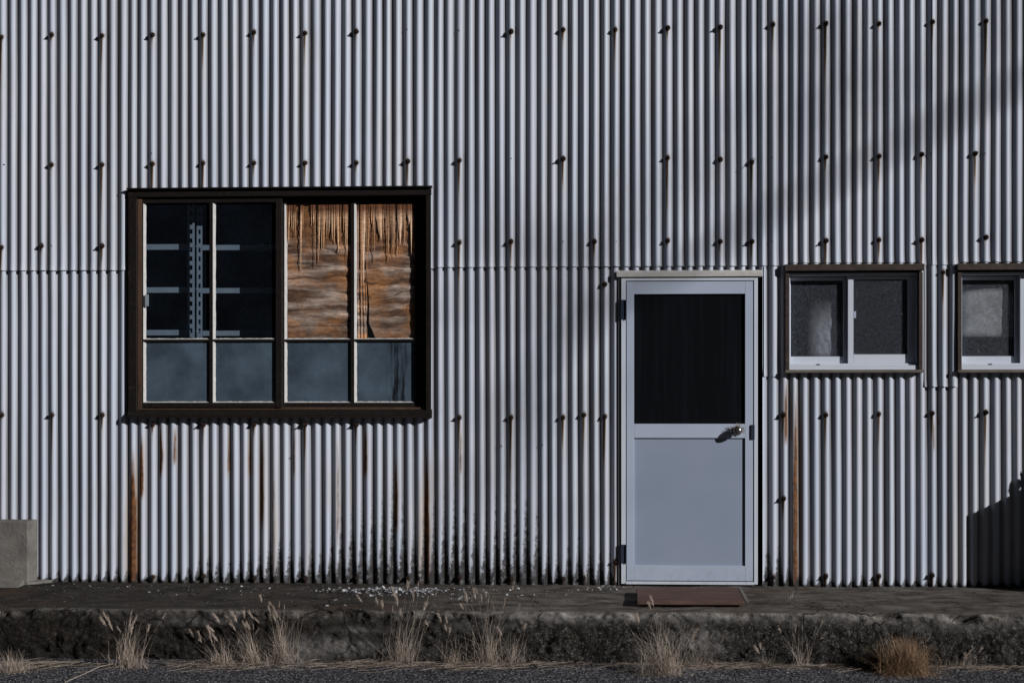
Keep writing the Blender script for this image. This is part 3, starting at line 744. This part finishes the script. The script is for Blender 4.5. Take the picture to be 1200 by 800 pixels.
# things standing on the inner sills
def cloth(name, x0, x1, z0, z1, d, label, cat, mat, seed, wob=0.02, gather=40):
    u, v = np.meshgrid(np.linspace(0, 1, 90), np.linspace(0, 1, 60))
    x = x0+(x1-x0)*u+0.012*(fbm(v*4, v*0+seed, 3, seed)-0.5)
    z = z0+(z1-z0)*v+0.05*(fbm(u*2.3, u*0+seed, 2, seed)-0.5)*(v > 0.97)-0.03*np.clip(abs(u-0.5)*2, 0, 1)**3*v
    y = d+wob*0.5*np.sin(u*gather+2*fbm(u*2, v*2, 2, seed))*(0.4+0.6*v)+0.01*fbm(u*5, v*5, 2, seed)
    e = np.clip(np.minimum(u, 1-u)*(3.2 if seed == 5 else 6), 0, 1)*np.clip((1-v)*(2.2 if seed == 5 else 7)+0.05, 0, 1)*np.clip(v*8+0.3, 0, 1)*(0.55+0.8*fbm(u*4, v*4, 3, seed))
    c4 = np.stack([0.95*e, 0.92*e, (0.86 if seed == 8 else 0.92)*e, np.ones_like(e)], -1)
    me = grid_mesh(name, x, y, z, attrs={'tint': c4}); o = link(name, me, mat)
    return tag(o, label, cat)
cloth('hanging_cloth', WS.x(950), WS.x(1000), WS.z(418), WS.z(350), 0.066, 'grey cloth hanging behind the left pane of the small window near the door', 'cloth', M['edge_fade'], 5, 0.005, 9)
cloth('hanging_cloth', T0+0.04, T0+0.40, WS.z(394), WS.z(334), 0.064, 'off-white cloth hung inside the rightmost window, ending above its lower rail', 'cloth', M['edge_fade'], 8, 0.006, 12)

# ------------------------------------------------------------------ door
dr = empty('door'); dr.parent = house; dr['label'] = 'pale blue aluminium door with a black upper pane'
L = DR
def B(mb, px0, px1, py0, py1, d0, d1, bev=0.0012): mb.box(L.x(px0), L.x(px1), d0, d1, L.z(py1), L.z(py0), bev)
zb = L.z(684)
mb = MB(); B(mb, 728.0, 733.2, 325.8, 684, 0.030, -0.05); B(mb, 883.6, 888, 325.8, 684, 0.030, -0.05)
B(mb, 733.3, 883.5, 325.8, 328.6, 0.030, -0.05); B(mb, 733.3, 883.5, 681.2, 684.5, 0.032, -0.05)
mb.build('door_frame', M['alu_white'], dr)
mb = MB(); B(mb, 734.3, 743, 329.6, 680.2, 0.026, -0.01); B(mb, 873.3, 882.6, 329.6, 680.2, 0.026, -0.01)
B(mb, 743.1, 873.2, 329.6, 344.3, 0.0255, -0.01); B(mb, 743.1, 873.2, 496.4, 513, 0.0255, -0.01); B(mb, 743.1, 873.2, 662.5, 680.2, 0.0255, -0.01)
mb.build('stile_and_rails', M['alu'], dr)
mb = MB(); B(mb, 742.5, 873.8, 512.5, 663, 0.0155, -0.006, 0); mb.build('lower_panel', M['alu_panel'], dr)
mb = MB(); B(mb, 742.5, 873.8, 343.8, 497, 0.013, 0.006, 0); mb.build('pane', M['doorglass'], dr)
mb = MB(); B(mb, 733.3, 883.5, 328.6, 681.2, -0.02, -0.03, 0); mb.build('gap_shade_sheet', M['black'], dr)  # black sheet behind the leaf, paints shade into the gaps round it
for (a, b) in ((351, 374), (638, 660)):
    mb = MB(); B(mb, 727.2, 733.6, a, b, 0.0335, 0.0305, 0.0006)
    mb.tube([(L.x(733.6), -0.036, L.z(b)), (L.x(733.6), -0.036, L.z(a))], 0.0045, 10)
    mb.build('hinge', M['bluedark'], dr)  # hinges lie in shadow; the navy colour paints that shade
mb = MB(); B(mb, 880.0, 884.4, 497.5, 514.5, 0.0335, 0.0262, 0.001); mb.build('strike_plate', M['bluedark'], dr)
kx, kz = L.x(863.5), L.z(504.5)
mb = MB()
mb.tube([(kx, -0.026, kz), (kx, -0.030, kz)], [0.030, 0.027], 24)
mb.tube([(kx, -0.030, kz), (kx, -0.050, kz)], [0.012, 0.011], 16)
prof_k = [(0.050, 0.013), (0.054, 0.022), (0.062, 0.0265), (0.074, 0.0255), (0.082, 0.021), (0.086, 0.013), (0.087, 0.004)]
mb.tube([(kx, -d, kz) for d, r in prof_k], [r for d, r in prof_k], 20)
kn = mb.build('knob', M['chrome'], dr, smooth=True)
mb = MB()   # scrap of dry grass and cord caught behind the knob
for i in range(60):
    a = random.uniform(-0.4, 3.3); r0 = 0.018; r1 = random.uniform(0.028, 0.052)
    p = Vector((kx, -0.045, kz)); q = p+Vector((math.cos(a)*r0, 0, math.sin(a)*r0)); s_ = p+Vector((math.cos(a)*r1, -0.01, math.sin(a)*r1))
    mb.tube([q, (q+s_)/2+Vector((random.uniform(-.004, .004),)*3), s_], [0.0012, 0.001, 0.0006], 4)
mb.build('cord_scrap', M['straw'], dr)
mb = MB(); mb.box(L.x(722.5), L.x(893.5), 0.038, -0.01, L.z(324.2), L.z(319.0), 0.001)
mb.prism([(-0.038, L.z(319.2)), (-0.002, L.z(316.0)), (-0.002, L.z(319.2))], 'x', L.x(722.5), L.x(893.5))
mb.build('header_flashing', M['flash'], dr)
mb = MB(); mb.box(X(724.6), X(726.2), 0.02, -0.02, 0.005, L.z(325), 0.0005); mb.build('edge_trim', M['flash'], dr)

# reddish board in front of the door
def onledge(px, py, z=0.0):
    """point on a level plane z"""
    u = (px-600)/F; v = (HY-py)/F
    dx = -math.sin(TH)+u*math.cos(TH); dy = math.cos(TH)+u*math.sin(TH); t = (z-H)/v
    return Vector((dx*t, -D+dy*t, z))
ztop = 0.034
a = onledge(746, 688.5, ztop); b = onledge(865, 688.5, ztop); c = onledge(873, 703.5, ztop-0.004); e = onledge(746.5, 703.0, ztop-0.004)
bd = tag(empty('door_board', ((a.x+c.x)/2, (a.y+c.y)/2, 0.0)), 'worn red-brown board lying on the concrete in front of the door', 'board')
def slab(name, pts, th, mat):
    mb = MB(); up = [mb.bm.verts.new(p) for p in pts]; dn = [mb.bm.verts.new(p-Vector((0, 0, th))) for p in pts]
    mb.bm.faces.new(up); mb.bm.faces.new(dn[::-1])
    for i in range(4): j = (i+1) % 4; mb.bm.faces.new((up[i], up[j], dn[j], dn[i]))
    bmesh.ops.bevel(mb.bm, geom=mb.bm.edges[:], offset=0.003, segments=2, affect='EDGES')
    o = mb.build(name, mat); local(o, bd); return o
slab('plank', [a, b, c, e], 0.024, M['board'])
b2 = onledge(869, 688.2, ztop-.004); c2 = onledge(878.5, 704.5, ztop-.008)
slab('end_strip', [b+Vector((.002, 0, -.002)), b2, c2, c+Vector((.002, 0, -.002))], 0.012, M['sillwood'])
o = MB(); o.box(a.x+.04, a.x+.07, -a.y+.02, -e.y-.04, -0.004, ztop-.026, 0.002); o.box(b.x-.09, b.x-.05, -a.y+.02, -e.y-.04, -0.004, ztop-.026, 0.002)
o = o.build('batten', M['wood'])
local(o, bd)

# concrete block on the left with a mortar fillet
p = P(32, 608, 0.16); xr = X(44.2, 0.0)+0.004
blk = tag(empty('concrete_block', (xr-0.6, -0.08, 0)), 'pale concrete block against the corrugated wall at the left end of the ledge', 'block')
mb = MB(); mb.box(xr-1.5, xr, 0.165, 0.012, -0.02, P(40, 608).z, 0.006, 3); o = mb.build('block_body', M['concrete']); local(o, blk)
mb = MB(); mb.prism([(-0.30, -0.01), (-0.166, 0.035), (-0.166, -0.02), (-0.30, -0.02)], 'x', xr-1.5, xr-0.02)
mb.prism([(xr+0.001, -0.166), (xr+0.10, -0.03), (xr+0.05, -0.012), (xr+0.001, -0.012)], 'z', -0.01, 0.016)
o = mb.build('mortar_fillet', M['concrete']); local(o, blk)

# ------------------------------------------------------------------ dry grass
def blade(mb, base, L, az, lean, droop, w0, seg=7, rr=random, kink=True):
    pts = []; p = Vector(base); th = lean; dirv = Vector((math.cos(az), math.sin(az), 0))
    for k in range(seg+1):
        pts.append(p.copy()); stp = L/seg
        p = p+dirv*math.sin(th)*stp+Vector((0, 0, math.cos(th)*stp)); th += droop/seg*(0.5+k/seg)
        p += Vector((rr.uniform(-1, 1), rr.uniform(-1, 1), 0))*L*0.02
        if kink and rr.random() < 0.09: th += rr.uniform(0.4, 1.3)
    side = Vector((-math.sin(az), math.cos(az), 0)); side = (side+Vector((1, 0, 0))*0.8*(1 if side.x >= 0 else -1)).normalized()
    mb.ribbon(pts, [w0*(1-0.75*k/seg) for k in range(seg+1)], side)
    return pts[-1], (pts[-1]-pts[-2]).normalized()
def seed_mesh(seed, L=0.05):
    rr = random.Random(seed); mb = MB()
    mb.tube([(0, 0, 0), (0.001, 0, L*0.3), (0.003, 0, L*0.7), (0.006, 0, L)], [0.0010, 0.0026, 0.0022, 0.0006], 6)
    for i in range(46):
        z = rr.uniform(0.05, 1)*L; a = rr.uniform(0, 6.28); q = Vector((0.004*z/L, 0, z)); r = rr.uniform(0.006, 0.011)
        mb.ribbon([q, q+Vector((math.cos(a)*r*0.6, math.sin(a)*r*0.6, 0.006)), q+Vector((math.cos(a)*r, math.sin(a)*r, 0.014))], [0.0012, 0.001, 0.0004], Vector((1, 0, 0)))
    me = bpy.data.meshes.new('seed_head'); mb.bm.to_mesh(me); mb.bm.free(); me.materials.append(M['seed']); return me
seeds = [seed_mesh(i, 0.032+0.005*i) for i in range(5)]
def tuft(px, py, hpx, wpx, nb, nseed, label, seed, mat='straw', leanx=0.0, droop=1.2, w0=0.003, short=0.45, d=None, group='dry grass tufts along the foot of the ledge', name='dry_grass_tuft', spread=0.60):
    rr = random.Random(seed); d = d if d is not None else LD+0.06
    c = onledge(px, py, LZ+0.004); 
    if c.y > -LD-0.035: c.y = -LD-0.035
    sc = (D+c.y)/F; Hh = hpx*sc; Wd = wpx*sc
    root = tag(empty(name, c), label, 'grass tuft', group)
    mb = MB(); tips = []
    w0 = w0*0.62
    for i in range(int(nb*1.35)):
        r = abs(rr.gauss(0, 0.40)); a = rr.uniform(0, 6.28)
        base = Vector((math.cos(a)*r*Wd*0.5, math.sin(a)*min(r*Wd*0.25, 0.03), -0.008))
        az = rr.uniform(0, 6.28); ln = Hh*(short*0.6+(1-short*0.6)*rr.random()**1.6)
        lean = abs(rr.gauss(0, spread)); bend = rr.uniform(-0.2, 1.0)*droop
        dv = Vector((math.cos(az)*math.sin(lean)+leanx, math.sin(az)*math.sin(lean), math.cos(lean)))
        az2 = math.atan2(dv.y, dv.x); lean2 = math.atan2(math.hypot(dv.x, dv.y), dv.z)
        if math.sin(az2) > 0.3: lean2 *= 0.35
        blade(mb, base, ln, az2, lean2, bend, w0*rr.uniform(0.6, 1.2), 7, rr)
    for i in range(int(nb*0.5)):      # broken, tangled stems round the foot
        base = Vector((max(-.48, min(.48, rr.gauss(0, 0.26)))*Wd, rr.uniform(-0.05, 0.012), 0.0))
        az = rr.choice((0, math.pi))+rr.gauss(0, 0.7); az = -abs(az) if math.sin(az) > 0.2 else az
        blade(mb, base, Hh*rr.uniform(0.18, 0.5), az, rr.uniform(0.5, 1.35), rr.uniform(0.2, 1.6), w0*rr.uniform(0.7, 1.1), 7, rr)
    for i in range(nseed):
        a = rr.uniform(0, 6.28); base = Vector((rr.gauss(0, 0.16)*Wd, rr.uniform(-0.02, 0.01), -0.008))
        az = math.atan2(-0.25*rr.random(), rr.uniform(-1, 1)+leanx*2); ln = Hh*rr.uniform(0.7, 1.12)
        tip, dr_ = blade(mb, base, ln, az, abs(rr.gauss(0, 0.2))+abs(leanx)*0.6, rr.uniform(0.0, 0.5), 0.0016, 8, rr, False)
        tips.append((tip, dr_))
    o = mb.build('blades', M[mat], root)
    for tip, dr_ in tips:
        s_ = link('seed_head', seeds[rr.randrange(5)], None, root, tip-dr_*0.004)
        s_.rotation_mode = 'QUATERNION'; s_.rotation_quaternion = dr_.to_track_quat('Z', 'X'); k = rr.uniform(0.7, 1.1); s_.scale = (k, k, k)
    return root
tuft(150, 781, 60, 55, 190, 15, 'pale dry grass tuft with seed heads, the one farthest left standing alone', 1)
tuft(12, 786, 34, 60, 240, 0, 'low matted dry grass tuft at the left edge of the picture', 2, droop=2.4)
tuft(262, 780, 44, 50, 170, 8, 'short dry grass tuft bending over, left neighbour of the leaning one', 3, leanx=-0.35, droop=1.9)
tuft(300, 779, 66, 40, 130, 10, 'dry grass tuft leaning left with feathery tips, under the middle of the big window', 4, leanx=-0.40)
tuft(332, 777, 74, 42, 200, 12, 'upright bushy dry grass tuft with tall plumes, right of the leaning one', 5, leanx=-0.05, droop=1.5)
tuft(470, 777, 82, 46, 150, 16, 'tall thin dry grass tuft standing below the white paint flakes', 6, w0=0.0024)
tuft(410, 779, 16, 60, 110, 0, 'flattened patch of dry grass between two tall tufts below the big window', 17, leanx=0.9, droop=2.2)
tuft(572, 778, 88, 48, 210, 14, 'tallest dry grass tuft, reaching over the ledge right of the big window', 7, leanx=-0.04, w0=0.0026)
tuft(534, 777, 50, 40, 80, 5, 'wispy low grass tuft just left of the tallest one', 18, leanx=-0.15)
tuft(600, 777, 50, 30, 90, 3, 'small grass tuft leaning right beside the tallest one', 8, leanx=0.25)
tuft(776, 789, 78, 52, 330, 6, 'pale dry grass tuft curving left below the door', 9, leanx=-0.15, droop=1.6)
tuft(812, 781, 40, 75, 180, 5, 'spread-out dry grass tuft below the right half of the door', 10, leanx=0.55, droop=1.7)
tuft(935, 777, 52, 30, 60, 5, 'sparse upright grass stems below the small window near the door', 11, w0=0.0022)
tuft(1062, 789, 50, 62, 900, 0, 'dense rounded orange-brown grass clump below the right windows', 12, mat='straw_orange', droop=1.1, short=1.0, w0=0.0036, leanx=0.0, spread=0.75)
tuft(1030, 784, 36, 44, 500, 0, 'dark grass blades painting in the shaded left side of the orange clump', 32, mat='straw_shaded', droop=1.3, short=0.8, w0=0.0034, leanx=-0.25, spread=0.6)
tuft(1120, 779, 26, 60, 130, 4, 'low thin grass tuft right of the orange clump', 13, leanx=0.4, droop=1.8)
tuft(895, 778, 24, 20, 40, 2, 'little grass sprig between door and small window', 14)
tuft(905, 778, 14, 26, 60, 0, 'tiny green weed at the foot of the ledge right of the door', 15, mat='green', group='weeds', name='green_weed')
for k, (px, py, h_, lb) in enumerate(((603, 690, 15, 'single pale sprig growing at the wall foot right of the big window'), (926, 700, 12, 'short bent sprig on the ledge right of the door'))):
    c = onledge(px, py, 0.0); root = tag(empty('grass_sprig', c), lb, 'grass sprig'); mb = MB()
    for i in range(9): blade(mb, (random.uniform(-.012, .012), random.uniform(-.008, .008), -0.004), h_*0.005*random.uniform(.5, 1), random.uniform(3.2, 6.2), abs(random.gauss(0, .3)), .8, 0.003)
    mb.build('blades', M['straw'], root)

# loose straw lying in the gutter: uncountable
mb = MB(); rr = random.Random(55)
def stray(x, y, z, ln, az):
    pts = []; bend = rr.uniform(-0.8, 0.8); p = Vector((x, y, z))
    for k in range(6):
        pts.append(p.copy()); a = az+bend*(k/5-0.5)
        p = p+Vector((math.cos(a), math.sin(a), rr.uniform(-0.10, 0.12)))*ln/5
        p.z = max(p.z, LZ+0.004)
    mb.ribbon(pts, [0.0022]*5+[0.0008], Vector((0, -0.6, 0.8)))
for i in range(2300):
    px = rr.choice([rr.uniform(-30, 1230), rr.gauss(30, 30), rr.gauss(265, 30), rr.gauss(420, 25), rr.gauss(540, 45), rr.gauss(800, 40), rr.gauss(850, 40), rr.gauss(960, 40), rr.gauss(1140, 40), rr.gauss(610, 50)])
    py = 777+abs(rr.gauss(0, 3.2)); c = onledge(px, py, LZ+0.006)
    stray(c.x, min(c.y, -LD-0.03), LZ+0.008+abs(rr.gauss(0, 0.006)), rr.uniform(0.04, 0.20), rr.gauss(0, 0.5)+rr.choice((0, math.pi)))
# one long stalk reaching onto the road at the left
c0 = onledge(133, 777, LZ+0.02); c1 = onledge(76, 799, LZ+0.008)
mb.tube([c0, c0.lerp(c1, .3)+Vector((0, 0, .012)), c0.lerp(c1, .6)+Vector((0, 0, .006)), c1], [0.0016]*4, 5)
tag(mb.build('loose_straw', M['straw']), 'scattered dry straw lying along the gutter at the foot of the ledge', 'straw', kind='stuff')

# white paint flakes on the ledge
mb = MB(); rr = random.Random(77)
def flake(px, py, s_):
    c = onledge(px, py, 0.004); 
    n_ = rr.randint(4, 6); a0 = rr.uniform(0, 6.28); tx, ty = rr.gauss(0, .35), rr.gauss(0, .35)
    vs = []
    for k in range(n_):
        a = a0+2*math.pi*k/n_; r = s_*rr.uniform(0.5, 1.1); dx, dy = math.cos(a)*r, math.sin(a)*r
        vs.append(mb.bm.verts.new((c.x+dx, c.y+dy, 0.008+abs(tx)*s_+abs(ty)*s_+dx*tx+dy*ty)))
    mb.bm.faces.new(vs)
for i in range(620): flake(rr.gauss(455, 38), 690.5+abs(rr.gauss(0, 2.6))+(rr.random() < .1)*5, rr.uniform(0.003, 0.012))
for i in range(90): flake(rr.uniform(190, 700), rr.uniform(689, 700), rr.uniform(0.002, 0.007))
for i in range(26): flake(rr.gauss(600, 25), rr.uniform(690, 700), rr.uniform(0.004, 0.010))
for i in range(60): flake(rr.gauss(708, 14), rr.uniform(687, 693), rr.uniform(0.003, 0.008))
for i in range(22): flake(rr.uniform(60, 330), rr.uniform(687, 694), rr.uniform(0.004, 0.010))
for (px, py, s_) in ((231, 698, .016), (213, 709, .011), (383, 711, .014), (393, 704, .014), (437, 711, .014), (510, 710, .01), (62, 687, .012), (87, 685, .01), (175, 695, .009), (540, 704, .02), (405, 711, .012), (612, 698, .014)): flake(px, py, s_)
tag(mb.build('paint_flakes', M['flake']), 'white flakes of paint scattered on the dark concrete ledge under the big window', 'paint flakes', kind='stuff')
# grit on road and ledge
mb = MB(); rr = random.Random(99)
def stone(c, r):
    t = bmesh.ops.create_icosphere(mb.bm, subdivisions=1, radius=r)
    sx, sy, sz = rr.uniform(.7, 1.3), rr.uniform(.7, 1.3), rr.uniform(.4, .8)
    for v in t['verts']: v.co = Vector((v.co.x*sx, v.co.y*sy, v.co.z*sz))*rr.uniform(.85, 1.15)+c
for i in range(2600):
    px = rr.uniform(-60, 1260); py = 776+rr.random()**0.9*34
    stone(onledge(px, py, LZ+0.003), rr.uniform(0.0015, 0.0055))
for i in range(420):
    stone(onledge(rr.uniform(-60, 1260), rr.choice((rr.uniform(686, 690), rr.uniform(686, 714))), 0.001), rr.uniform(0.0015, 0.005))
tag(mb.build('gravel', M['stone']), 'fine grey grit scattered on the asphalt and the ledge', 'gravel', kind='stuff')

# ------------------------------------------------------------------ outside the picture on the right: what casts the shadows
# planter box whose shadow falls on the wall
d0 = 0.42; q = P(1132, 604, 0.0)
xl = q.x+1.65*d0; zt_ = q.z+0.8*d0
pl = tag(empty('planter_box', (xl+0.4, -0.22, 0)), 'grey concrete planter standing on the ledge beyond the right end of the windows', 'planter')
mb = MB()
mb.box(xl, xl+0.9, d0, d0-0.03, -0.01, zt_, 0.012, 3); mb.box(xl, xl+0.9, 0.06, 0.03, -0.01, zt_, 0.008); mb.box(xl, xl+0.03, d0-0.031, 0.061, -0.01, zt_-.001, 0.008); mb.box(xl+0.87, xl+0.9, d0-0.031, 0.061, -0.01, zt_-.001, 0.008)
o = mb.build('box', M['concrete']); local(o, pl)
mb = MB(); mb.box(xl+.03, xl+.87, d0-.03, .06, -0.01, zt_-0.03, 0.004); o = mb.build('soil', M['bark']); local(o, pl)
sh = tag(empty('shrub', (xl+0.45, -0.24, zt_-0.03)), 'low dark shrub growing in the concrete planter', 'shrub')
mb = MB(); rr = random.Random(4)
for i in range(1500):
    a = rr.uniform(0, 6.28); r = rr.random()**.5; c = Vector((math.cos(a)*r*0.42, math.sin(a)*r*0.17, rr.random()**.8*0.26*(1-0.45*r)))
    n1 = Vector((rr.gauss(0, 1), rr.gauss(0, 1), rr.gauss(0, 1))).normalized(); n2 = n1.orthogonal().normalized(); s_ = rr.uniform(.012, .028)
    vs = [mb.bm.verts.new(c+v) for v in (n1*s_, n2*s_*.5, -n1*s_, -n2*s_*.5)]; mb.bm.faces.new(vs)
mb.build('foliage', M['leaf'], sh)
mb = MB()
for i in range(9): a = rr.uniform(0, 6.28); mb.tube([(0, 0, -.02), (math.cos(a)*.1, math.sin(a)*.06, .08), (math.cos(a)*.28, math.sin(a)*.12, .16)], [.008, .005, .002], 5)
mb.build('stems', M['bark'], sh)

# bare tree up the road: its drooping limb throws the soft diagonal shadow
def Q(px, py, t): return P(px, py, 0)+SUN*t
tree = tag(empty('bare_tree', (29.5, -13.1, LZ)), 'bare leafless roadside tree outside the right of the view', 'tree')
mb = MB(); trunk = [Vector((29.5, -13.1, LZ-0.1)), Vector((29.3, -13.1, 4.0)), Vector((29.0, -13.05, 9.0)), Vector((28.4, -13.0, 14.6)), Vector((28.0, -13.0, 17.0))]
mb.tube(trunk, [0.30, 0.24, 0.20, 0.14, 0.06], 12)
o = mb.build('trunk', M['bark']); local(o, tree)
rr = random.Random(21)
lm = MB()
def wobl(pts, amp, n=5):
    out = []
    for a, b in zip(pts, pts[1:]):
        for k in range(n): out.append(a.lerp(b, k/n)+Vector((rr.gauss(0, amp),)*1+(rr.gauss(0, amp), rr.gauss(0, amp))))
    out.append(pts[-1]); return out
T = 13.0
main = [trunk[3], Q(1330, 40, T), Q(1200, 95, T), Q(1060, 165, T), Q(920, 240, T), Q(800, 310, T), Q(700, 375, T), Q(620, 430, T)]
mp = wobl(main, 0.02); k = len(mp)
lm.tube(mp, [0.030*(1-i/k)**0.5+0.012 for i in range(k)], 8)
def twig(p, dirv, L, r, lev):
    pts = [p]; dd = dirv.normalized()
    for i in range(5):
        dd = (dd+Vector((rr.gauss(0, .2), rr.gauss(0, .2), rr.gauss(0, .2)))).normalized(); pts.append(pts[-1]+dd*L/5)
    lm.tube(pts, [r*(1-.14*i) for i in range(6)], 5)
    if lev > 0:
        for i in (2, 3, 4, 5):
            twig(pts[i], dd+Vector((rr.gauss(0, .8), rr.gauss(0, .5), rr.gauss(0, .8))), L*0.6, r*0.55, lev-1)
for i in range(8, k, 2):
    twig(mp[i], Vector((rr.uniform(-1, .2), rr.gauss(0, .3), rr.choice((.9, .6)))), rr.uniform(0.6, 1.1), 0.014, 1)
for (px, py) in ((630, 420), (600, 440)):
    twig(Q(px, py, T), Vector((-.25, 0, -1)), 0.9, 0.016, 1)
o = lm.build('limb', M['bark']); local(o, tree)

# unseen dark building added behind the camera: blocks sky, darkens glass and shade
nb = tag(empty('sky_blocking_building', (-4, -20, LZ)), 'unseen long dark clad building added across the road to block sky light', 'building')
M['dark'] = m_simple('dark_cladding', (0.03, 0.03, 0.032), (0.018, 0.018, 0.02), 2)
def nbx(name, x0, x1, y0, y1, z0, z1, m):
    o = MB().box(x0, x1, -y0, -y1, z0, z1, 0.01).build(name, m); local(o, nb); return o
nbx('wall', -22, 11, -20, -15, LZ-0.02, 8.6, M['dark']); 
mb = MB(); mb.prism([(-21, 8.5), (-14.6, 8.5), (-17.5, 10.2)], 'x', -22.5, 11.4); o = mb.build('roof', M['dark']); local(o, nb)
for x in (-17, -11, -5, 1, 7): nbx('window', x-0.9, x+0.9, -15.02, -14.97, 1.4, 2.8, M['doorglass'])
nbx('roller_door', 3.2, 5.6, -15.02, -14.96, LZ, 3.0, M['bluedark'])
